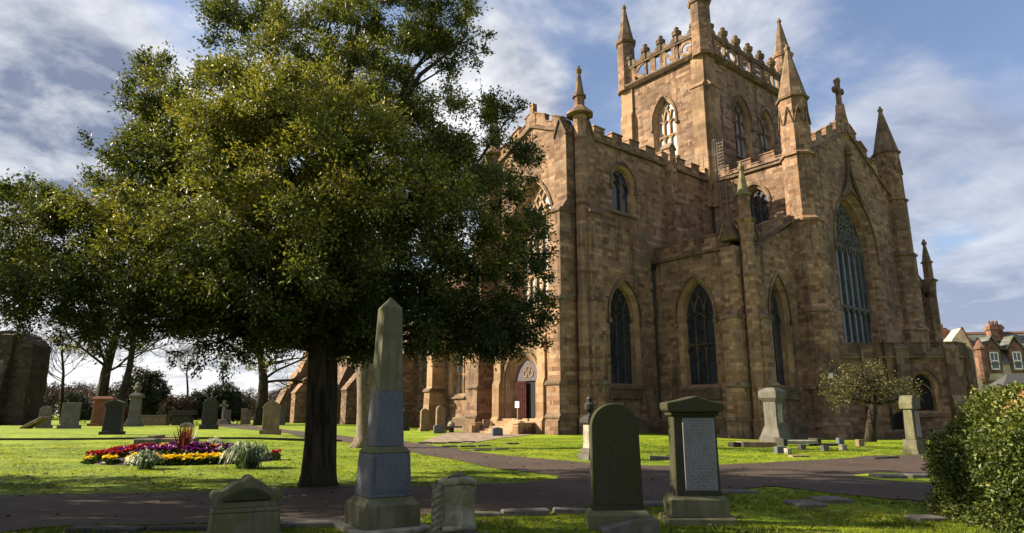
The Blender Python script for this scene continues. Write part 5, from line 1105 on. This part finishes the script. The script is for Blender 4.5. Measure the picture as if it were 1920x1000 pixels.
# ------------------------------------------------------------------ flower bed
bed = MB(); bed.lathe(0, 0, [(-.1, 2.5), (.02, 2.45), (.10, 2.1), (.24, 1.1), (.28, .3)], 40, 0, 1.0, .80); o = bed.build('flower_bed', SOIL, smooth=True); o.location = bedC; tag(o, 'oval mound of dark soil planted with bright spring flowers', 'flower bed')
def petalmat(name, c, c2): 
    return leafmat(name, [(0, c2), (.5, c), (1, tuple(min(1, x*1.25) for x in c))], .55, .2, .3)
PET = {'red': petalmat('red petals', (.42, .012, .022), (.22, .008, .02)), 'purple': petalmat('purple petals', (.20, .015, .20), (.07, .012, .14)), 'blue': petalmat('violet blue petals', (.055, .03, .22), (.03, .02, .12)), 'yellow': petalmat('yellow petals', (.85, .64, .012), (.75, .48, .008)), 'orange': petalmat('orange petals', (.70, .22, .015), (.45, .10, .012)), 'white': petalmat('white petals', (.62, .63, .55), (.42, .46, .38))}
FLG = leafmat('primula leaves', [(0, (.02, .05, .01)), (1, (.07, .12, .02))], .5, .2)
def primula(colname):
    t = thing('flower_plant', 'x', 'flower')
    n = 22; a = rng.uniform(0, 6.28, n); C = np.stack([.02*np.cos(a), .02*np.sin(a), np.full(n, .0)], 1); Dv = np.stack([np.cos(a), np.sin(a), rng.uniform(.2, .7, n)], 1)
    leaf_mesh('leaves', C, FLG, t, .13, 1.0, None, .5, Dv)
    k = 15; q = rng.uniform(0, 6.28, k); r = .085*np.sqrt(rng.random(k)); cx = np.stack([r*np.cos(q), r*np.sin(q), .115+.03*rng.random(k)-.6*r*r*8], 1)
    P = np.repeat(cx, 6, 0); b = np.tile(np.arange(6)*1.047, k); D2 = np.stack([np.cos(b), np.sin(b), np.full(6*k, .45)], 1)
    leaf_mesh('petals', P, PET[colname], t, .046, 2.5, None, .9, D2); return t
LABF = {'red': 'small red primula in the red drift at the left end of the flower bed', 'purple': 'small purple primula in the middle of the flower bed', 'blue': 'small violet blue primula at the back of the flower bed', 'yellow': 'small yellow primula in the front row of the flower bed', 'orange': 'small orange primula among the purple ones', 'white': 'small white primula at the right end of the flower bed'}
plan = {'red': [(x, y) for x in np.linspace(-2.35, -1.1, 8) for y in np.linspace(-.75, .75, 7) if (x/2.5)**2+(y/1.4)**2 < 1]+[(2.42, .0), (2.3, .15)], 'purple': [(x, y) for x in np.linspace(-.8, 1.1, 11) for y in (-.72, -.42, -.1, .2)]+[(-1.2, -.65), (-1.35, -.55)], 'blue': [(x, y) for x in np.linspace(-.9, 1.2, 11) for y in (.55, .85)],
        'yellow': [(x, -1.30+.10*x*x+.09*(i % 2)) for i, x in enumerate(np.linspace(-.6, 1.95, 28))]+[(-1.05, -1.15), (-1.2, -1.12), (-1.75, -.95)], 'orange': [(-.6, -.3), (-.4, -.35), (.95, -.4), (1.1, -.35)], 'white': [(2.28, -.1), (2.35, .05), (-1.9, .7), (1.2, -.5)]}
for cn, L in plan.items():
    proto = None
    for x, y in L:
        x += random.uniform(-.05, .05); y += random.uniform(-.05, .05); y *= 1.45; zz = .33*(1-min(1, (x/2.6)**2+(y/2.0)**2))
        loc = (bedC.x+x, bedC.y+y, bedC.z+.02+zz*.8)
        if proto is None: proto = primula(cn); proto['label'] = LABF[cn]; proto['group'] = cn+' primulas in the flower bed'; proto.location = loc
        else: copy_thing(proto, loc, random.uniform(0, 6), None, random.uniform(1.05, 1.4))
STRAP = leafmat('grey green strap leaves', [(0, (.035, .06, .03)), (.6, (.10, .15, .085)), (1, (.26, .32, .22))], .4, .2); CORD = leafmat('dark red sword leaves', [(0, (.05, .012, .01)), (.6, (.14, .03, .016)), (1, (.25, .07, .03))], .4, .2)
def strap_plant(name, label, px, py, R_, H_, n, mat, droop, flowers=0, wd=.03, cat='plant'):
    p = G(px, py); t = thing(name, label, cat, tuple(p)); V, T, TT = [], [], []
    for i in range(n):
        a = random.uniform(0, 6.283); L = random.uniform(.7, 1.1); rr = R_*random.uniform(.2, 1.0)**.7; hh = H_*random.uniform(.7, 1.1); bx, by = random.gauss(0, R_*.16), random.gauss(0, R_*.16); k0 = len(V); tn = random.random()
        for s in range(6):
            f = s/5; r_ = rr*(f**.8 if droop else f); z_ = hh*math.sin(f*(1.2+1.7*rr/R_))*(1.15-.35*rr/R_) if droop else hh*f
            w_ = wd*(1-.8*f*f); cx, cy = bx+math.cos(a)*r_, by+math.sin(a)*r_
            V += [(cx-math.sin(a)*w_/2, cy+math.cos(a)*w_/2, z_), (cx+math.sin(a)*w_/2, cy-math.cos(a)*w_/2, z_)]; TT += [tn, tn]
            if s: q = k0+2*s; T += [(q-2, q-1, q+1), (q-2, q+1, q)]
    np_mesh('leaves', np.array(V), np.array(T), mat, t, np.array(TT))
    if flowers:
        a = rng.uniform(2.2, 5.6, flowers); r = R_*rng.uniform(.25, 1.0, flowers); z = H_*(1.0-.55*(r/R_)**2)*rng.uniform(.85, 1.12, flowers)
        C = np.repeat(np.stack([r*np.cos(a), r*np.sin(a)*.9, z], 1), 7, 0); leaf_mesh('flower_heads', C+rng.normal(0, .012, C.shape), PET['white'], t, .055, .4, None, .7)
    return t
strap_plant('daffodil_clump', 'grey green strap leaved clump between the red and purple flowers', 273, 880, .42, .40, 170, STRAP, True, 22, cat='plant')
strap_plant('daffodil_clump', 'largest white flowered strap leaved clump at the right end of the bed', 461, 878, .60, .56, 320, STRAP, True, 34); strap_plant('daffodil_clump', 'small clump of white flowered strap leaves at the back of the bed', 402, 862, .32, .40, 90, STRAP, True, 26).location.z += .16
co_ = strap_plant('cordyline', 'spiky dark red sword leaved plant in the centre of the bed', 342, 866, .36, .62, 90, CORD, False, 0, .034); co_.location.z += .27

# ------------------------------------------------------------------ clipped hedge on the right
hc = Vector((6.68, 7.5, 0)); hedge = thing('hedge', 'large clipped evergreen hedge with a rounded top in the right foreground', 'hedge', tuple(hc)); n = 9500
d = rnd_dirs(n); d[:, 2] = np.abs(d[:, 2]); pw = 3.2; rr = (np.abs(d[:, 0])**pw+np.abs(d[:, 1])**pw+np.abs(d[:, 2])**pw)**(-1/pw)
shp = d*rr[:, None]*np.array([1.55, 1.6, 1.47]); lumps = 1+.035*np.sin(shp[:, 0]*6+1)*np.sin(shp[:, 1]*5)+.03*np.sin(shp[:, 2]*8+shp[:, 0]*3)
C0 = shp*lumps[:, None]*rng.uniform(.90, 1.0, n)[:, None]; tn = np.clip(.45+rng.normal(0, .12, n)+.10*np.sin(C0[:, 0]*2.2+C0[:, 2]*3), 0, 1)
P_, Dv, ti, (ta, tb_) = sprays(C0, .12, 3, 9, np.array([0, 0, .5]), tintc=tn)
leaf_mesh('foliage', P_, HEDGE, hedge, .042, .55, ti, .62, Dv); twig_mesh('twigs', ta[::2], tb_[::2], TWIG, hedge, .005)
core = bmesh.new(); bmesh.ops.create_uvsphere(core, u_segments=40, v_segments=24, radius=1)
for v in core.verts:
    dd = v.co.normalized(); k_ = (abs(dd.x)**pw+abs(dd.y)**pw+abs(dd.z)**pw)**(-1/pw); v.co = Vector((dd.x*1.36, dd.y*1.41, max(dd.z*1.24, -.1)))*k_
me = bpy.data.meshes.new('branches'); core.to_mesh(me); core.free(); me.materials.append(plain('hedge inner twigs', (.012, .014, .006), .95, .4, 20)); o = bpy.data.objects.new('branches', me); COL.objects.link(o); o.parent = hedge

# ------------------------------------------------------------------ small gnarled tree in front of the vestry
p = AY(1632, 828, 33); p.z = float(hgt(p.x, p.y)); st_ = thing('small_tree', 'small gnarled tree with a thin olive crown in front of the vestry wall', 'tree', tuple(p)); lc = np.array(p)
pts = []
for px, py, sx_, sy_, k in ((1592, 715, 42, 34, 20), (1650, 712, 50, 34, 18), (1690, 740, 40, 24, 15), (1622, 745, 60, 22, 12), (1570, 735, 24, 30, 9), (1710, 748, 18, 14, 6), (1620, 695, 50, 12, 7)):
    for _ in range(k): pts.append(AY(px+rng.normal(0, sx_*.55), py+rng.normal(0, sy_*.55), 33+rng.normal(0, .7)))
C0 = np.array(pts)-lc; P_, Dv, ti, (ta, tb_) = sprays(C0, .48, 7, 7, None, tintc=np.clip(.52+rng.normal(0, .15, len(C0)), 0, 1)); leaf_mesh('crown', P_, SMALLT, st_, .095, .5, ti, .5, Dv); twig_mesh('twigs', ta, tb_, TWIG, st_, .008)
m_ = MB(); q = lambda px, py, dy=0: AY(px, py, 33+dy)-Vector(lc)
m_.tube([q(1632, 834), q(1633, 800), q(1636, 770), q(1632, 748)], [.30, .22, .20, .17], 9)
for a, b in (((1632, 752), (1590, 715)), ((1634, 755), (1665, 700)), ((1634, 760), (1700, 735)), ((1632, 750), (1620, 690)), ((1632, 752), (1565, 735))): m_.tube(wobble(q(*a), q(*b, .3), 6, .06), list(np.linspace(.12, .025, 7)), 6)
for i in range(0, len(C0), 5): m_.tube(wobble(q(1632+random.uniform(-25, 30), 735+random.uniform(-20, 8)), C0[i], 4, .07), list(np.linspace(.04, .012, 5)), 5)
m_.build('trunk', BARK2 if 0 else BARK, st_, smooth=True)

# ------------------------------------------------------------------ background trees on the left
def bare_tree(name, label, pts, rads, Y, nbr, blen, seed, mat=None, ivy=None, upw=.45, group=None):
    """leafless tree: trunk through the given photograph points, then forked branches down to fine twigs"""
    rs_ = random.Random(seed); base = AY(*pts[0], Y); base.z = float(hgt(base.x, base.y)); t = thing(name, label, 'tree', tuple(base), 0, group)
    T = [AY(*p_, Y)-base for p_ in pts]; T[0].z = -.2; m = MB(); m.tube(T, rads, 9); A, B, RR = [], [], []
    def grow(a, dr, L, r, lev):
        k = 4; p_ = Vector(a); ps = [p_.copy()]; dd = Vector(dr)
        for i in range(k):
            dd = (dd+Vector((rs_.gauss(0, .22), rs_.gauss(0, .22), rs_.gauss(.04, .16)))).normalized(); p_ = p_+dd*L/k; ps.append(p_.copy())
            if lev < 3:
                for _ in range(2 if lev < 2 else 2):
                    if rs_.random() < .8: nd = (dd+Vector((rs_.gauss(0, .6), rs_.gauss(0, .6), rs_.gauss(.1, .5)))).normalized(); grow(p_, nd, L*rs_.uniform(.38, .62), r*.5, lev+1)
        if lev < 2: m.tube(ps, list(np.linspace(r, r*.45, k+1)), 6)
        else:
            for u_, v_ in zip(ps, ps[1:]): A.append(tuple(u_)); B.append(tuple(v_)); RR.append(max(r*.7, .010))
    for i in range(nbr):
        f = rs_.uniform(.38, 1.0)*(len(T)-1); j = min(int(f), len(T)-2); a = T[j].lerp(T[j+1], f-j); an_ = rs_.uniform(0, 6.28); r = rads[j]*.30
        grow(a, Vector((math.cos(an_), math.sin(an_)*.8, upw+rs_.uniform(-.2, .4))).normalized(), blen*rs_.uniform(.6, 1.15), r, 0)
    m.build('trunk', mat or BARK, t, smooth=True); twig_mesh('twigs', np.array(A), np.array(B), BROWNTWIG, t, np.array(RR))
    if ivy:
        C0 = np.array([AY(px+rs_.gauss(0, sx_), py+rs_.gauss(0, sy_), Y+rs_.gauss(0, .8))-base for px, py, sx_, sy_, k in ivy for _ in range(k)]); P_, Dv, ti, _ = sprays(C0, .55, 7, 8, None, tintc=np.clip(.45+rng.normal(0, .2, len(C0)), 0, 1)); leaf_mesh('leaves', P_, YGREEN, t, .17, .5, ti, .55, Dv)
    return t
bare_tree('bare_tree', 'bare tree with a thick trunk leaning right behind the red sandstone headstone', [(182, 790), (190, 750), (198, 700), (210, 655), (226, 600), (236, 540)], [.62, .52, .45, .38, .30, .2], 66, 12, 6.5, 1, ivy=[(130, 650, 18, 7, 7), (160, 662, 16, 6, 7), (205, 640, 14, 8, 5)])
bare_tree('bare_tree', 'bare forked tree right of the leaning trunk, behind the draped monument', [(222, 785), (232, 735), (243, 690), (250, 640), (254, 590), (258, 540)], [.42, .36, .30, .26, .22, .12], 66, 12, 6.2, 2, ivy=[(260, 648, 22, 5, 4)])
bare_tree('bare_tree', 'slender bare brown tree beside the ruined wall', [(117, 785), (116, 740), (119, 700), (116, 660), (118, 630)], [.22, .18, .14, .10, .05], 75, 14, 4.6, 3, upw=.7)
bare_tree('bare_tree', 'tree with a double trunk and yellow green ivy left of the buttresses', [(487, 788), (492, 745), (494, 715), (490, 680), (480, 630), (476, 580)], [.62, .5, .42, .32, .24, .14], 62, 12, 5.5, 4, ivy=[(450, 655, 22, 14, 18), (475, 690, 20, 8, 8), (500, 668, 16, 12, 8), (432, 686, 16, 6, 5), (520, 650, 12, 14, 6)])
bare_tree('bare_tree', 'thin bare tree rising behind the dark evergreen bushes', [(352, 770), (352, 730), (350, 700), (352, 680)], [.16, .13, .10, .05], 88, 10, 3.4, 5, upw=.8)
def bush(name, label, blobs, Y, mat, nl, size, rad, cat='bush'):
    base = AY(blobs[0][0], 790, Y); base.z = float(hgt(base.x, base.y)); t = thing(name, label, cat, tuple(base)); cs = []
    for px, py, rx_, ry_, k in blobs:
        c = np.array(AY(px, py, Y)); m_ = mpp(Y); d = rnd_dirs(k); cs.append(c+d*np.array([rx_*m_, max(rx_, ry_)*m_*.8, ry_*m_])*rng.uniform(.7, 1.0, (k, 1)))
    C0 = np.concatenate(cs)-np.array(base); C0 = C0[C0[:, 2] > -.1]; P_, Dv, ti, (ta, tb_) = sprays(C0, rad, 9, nl, None, tintc=np.clip(.42+.25*rng.normal(0, .5, len(C0)), 0, 1))
    leaf_mesh('foliage', P_, mat, t, size, .4, ti, .5, Dv); m = MB(); m.tube([(0, 0, -.2), (0, 0, 1.5)], [.25, .12], 8)
    for i in range(0, len(C0), max(1, len(C0)//14)): m.tube(wobble((0, 0, .4), C0[i], 4, .05), [.09, .07, .05, .03, .015], 5)
    m.build('stem', BARK, t); return t
bush('evergreen_bush', 'big round dark green bush behind the draped monument', [(272, 745, 42, 44, 170), (262, 720, 26, 24, 60), (285, 770, 40, 24, 60)], 72, YEW, 10, .22, .7)
bush('evergreen_bush', 'spreading dark yew bush behind the black shouldered headstone', [(405, 757, 44, 28, 130), (375, 770, 30, 20, 60), (425, 745, 20, 24, 50), (440, 772, 20, 18, 40)], 74, YEW, 10, .22, .7)
bush('shrub', 'brown leafless shrub between the two dark green bushes', [(330, 772, 26, 22, 60), (348, 764, 18, 16, 30), (312, 780, 18, 12, 25)], 70, SCRUB, 8, .2, .6, 'shrub'); bush('shrub', 'low dark bush behind the pale rectangular headstone', [(135, 760, 22, 20, 50), (160, 775, 18, 12, 30)], 76, YEW, 8, .22, .6, 'shrub'); bush('shrub', 'small rust red shrub behind the black granite headstone', [(231, 777, 12, 11, 26)], 63, leafmat('rust red twigs', [(0, (.05, .012, .006)), (1, (.16, .045, .02))], .8, .1), 8, .15, .35, 'shrub')
# far wood of bare trees along the horizon: one brown mass nobody could count
cs = []
for Y, x0, x1, top, k in ((150, -135, 10, 7.5, 2300), (118, -105, -20, 5.2, 1500), (210, -210, 60, 11, 1200)):
    x = rng.uniform(x0, x1, k); env = top*(.62+.22*np.sin(x*.11+Y)+.16*np.sin(x*.37+1)); cs.append(np.stack([x, Y+rng.normal(0, 4, k), hgt(x, np.full(k, float(Y)))+env*rng.random(k)**.6], 1))
C0 = np.concatenate(cs); P_, Dv, ti, (ta, tb_) = sprays(C0, 1.5, 8, 7, None, .75, np.clip(.45+rng.normal(0, .16, len(C0)), 0, 1)); o = leaf_mesh('wood', P_, SCRUB, None, .50, .3, ti, .22, Dv); tag(o, 'brown mass of bare winter trees along the horizon', 'wood', kind='stuff')

# ------------------------------------------------------------------ houses on the right
HY = 96.0; hb = AY(1860, 745, HY); S_ = HY*1.0/FPX*1.03
SAND = plain('pale stone wall', (.50, .41, .30), .9, .22, 1.2); REDS = plain('red sandstone dressings', (.20, .105, .070), .9, .4, 1.5); SLATE = ashlar('grey roof slate', [(.1, (.05, .055, .055)), (.5, (.10, .105, .10)), (.9, (.16, .165, .15))], bw=.35, rh=.22, mort=.01, dirt=.4, dirtcol=(.06, .07, .04)); RIDGE = plain('red ridge tile', (.19, .08, .05), .8); PANE = glassmat('window pane', (.03, .035, .045), (.14, .16, .2), .12, (9, 9), 0)
ho_ = thing('house', 'pale stone house with red sandstone trim, slate roof and dormers beyond the hedge', 'house', (hb.x, HY, float(hgt(hb.x, HY))), R(-8)); ho_.scale = (1, 1, 1.21)
fh = Fr((0, 0), (1, 0), (0, -1)); m_ = MB(); m_.prism_uz(fh, [(-3.9, -1), (13, -1), (13, 7.3), (-3.9, 7.3)], -8, 0); m_.build('wall', SAND, ho_)
m_ = MB(); m_.prism_dz(fh, [(.35, 7.25), (-3.6, 11.3), (-8.2, 7.25)], -3.7, 13.2); roof = m_.build('roof', SLATE, ho_); m_ = MB(); m_.prism_dz(fh, [(-3.4, 11.2), (-3.6, 11.45), (-3.8, 11.2)], -3.8, 13.3); m_.build('ridge', RIDGE, roof)
m_ = MB(); m_.prism_uz(fh, [(-4.4, -1), (-1.2, -1), (-1.2, 7.6), (-3.0, 11.6), (-4.4, 10.2)], -7, .5); m_.build('gable', SAND, ho_); m_ = MB(); m_.prism_uz(fh, [(-3.02, 11.65), (-2.8, 11.7), (-.9, 7.6), (-1.2, 7.4)], -7.1, .65); m_.build('gable_coping', REDS, ho_)
for x, z0, z1, wd in ((-4.5, 9.2, 11.9, .9), (3.2, 10.2, 12.2, .85)):
    m_ = MB(); m_.prism_uz(fh, [(x-wd, z0), (x+wd, z0), (x+wd, z1), (x-wd, z1)], -3.6, -2.2); m_.prism_uz(fh, [(x-wd-.15, z1-.6), (x+wd+.15, z1-.6), (x+wd+.15, z1-.2), (x-wd-.15, z1-.2)], -3.75, -2.05)
    ch = m_.build('chimney', REDS, ho_); m_ = MB()
    for q in (-.5, .0, .5): m_.lathe(x+q*wd*1.2, 2.9, [(z1, .2), (z1+.55, .16)], 8)
    m_.build('chimney_pots', RIDGE, ch)
m_ = MB(); m_.lathe(-.9, -.3, [(4.9, .1), (5.6, .75), (6.0, .85), (8.9, .85), (9.0, 1.0), (9.2, 1.0), (10.4, .1)], 12); m_.build('corner_turret', REDS, ho_)
def hwin(x, z, w_, h_, d0=0.0, frame=REDS):
    m = MB(); m.prism_uz(fh, [(x-w_-.32, z-.25), (x+w_+.32, z-.25), (x+w_+.32, z+h_+.32), (x-w_-.32, z+h_+.32)], d0-.05, d0+.06); o = m.build('window', frame, ho_)
    m = MB(); m.prism_uz(fh, [(x-w_, z), (x+w_, z), (x+w_, z+h_), (x-w_, z+h_)], d0+.05, d0+.075); m.build('pane', PANE, o); m = MB()
    for a, b, c, d in ((x-w_, z, x-w_+.14, z+h_), (x+w_-.14, z, x+w_, z+h_), (x-w_, z, x+w_, z+.16), (x-w_, z+h_-.14, x+w_, z+h_), (x-w_, z+h_*.5-.08, x+w_, z+h_*.5+.08), (x-.05, z+h_*.5, x+.05, z+h_)): m.prism_uz(fh, [(a, b), (c, b), (c, d), (a, d)], d0+.07, d0+.11)
    m.build('frame', WHITE, o)
for x in (-2.2, 1.5, 5.6): hwin(x, 1.9, .5, 2.0, .5 if x < -2 else 0)
for x in (1.0, 4.0, 8.0):
    m_ = MB(); m_.prism_uz(fh, [(x-.95, 6.2), (x+.95, 6.2), (x+.95, 9.0), (x, 10.3), (x-.95, 9.0)], -2.6, .12); dm = m_.build('dormer', REDS, ho_)
    m_ = MB(); m_.prism_uz(fh, [(x-1.15, 8.95), (x, 10.5), (x, 10.65), (x-1.3, 9.0)], -2.7, .3); m_.prism_uz(fh, [(x+1.15, 8.95), (x, 10.5), (x, 10.65), (x+1.3, 9.0)], -2.7, .3); m_.build('dormer_roof', SLATE, dm); hwin(x, 6.6, .58, 2.1, .12)
m_ = MB(); m_.prism_uz(fh, [(-3.2, 5.0), (13, 5.0), (13, 5.35), (-3.2, 5.35)], -.05, .14); m_.build('string_course', REDS, ho_); m_ = MB(); m_.tube([(-1.1, -.15, -1), (-1.1, -.15, 7.0)], .07, 6); m_.build('drainpipe', IRON, ho_)
hb = AY(1905, 745, 80); wh = thing('house', 'white rendered cottage with a low dark slate roof in front of the stone house', 'house', (hb.x, 80, float(hgt(hb.x, 80))), R(-6))
m_ = MB(); m_.prism_uz(fh, [(-1.6, -1), (9, -1), (9, 4.0), (-1.6, 4.0)], -6, 0); m_.build('wall', WHITE, wh); m_ = MB(); m_.prism_dz(fh, [(.35, 3.95), (-3, 6.6), (-6.3, 3.95)], -1.0, 9.3)
m_.v = [(v[0]+(2.2 if v[2] > 5 and v[0] < 0 else 0)-(.9 if v[2] < 5 and v[0] < 0 else 0), v[1], v[2]) for v in m_.v]; m_.build('roof', plain('dark slate', (.055, .056, .06), .8), wh)
m_ = MB(); m_.prism_uz(fh, [(-.3, 1.8), (1.0, 1.8), (1.0, 3.3), (-.3, 3.3)], 0, .03); m_.build('window', PANE, wh)
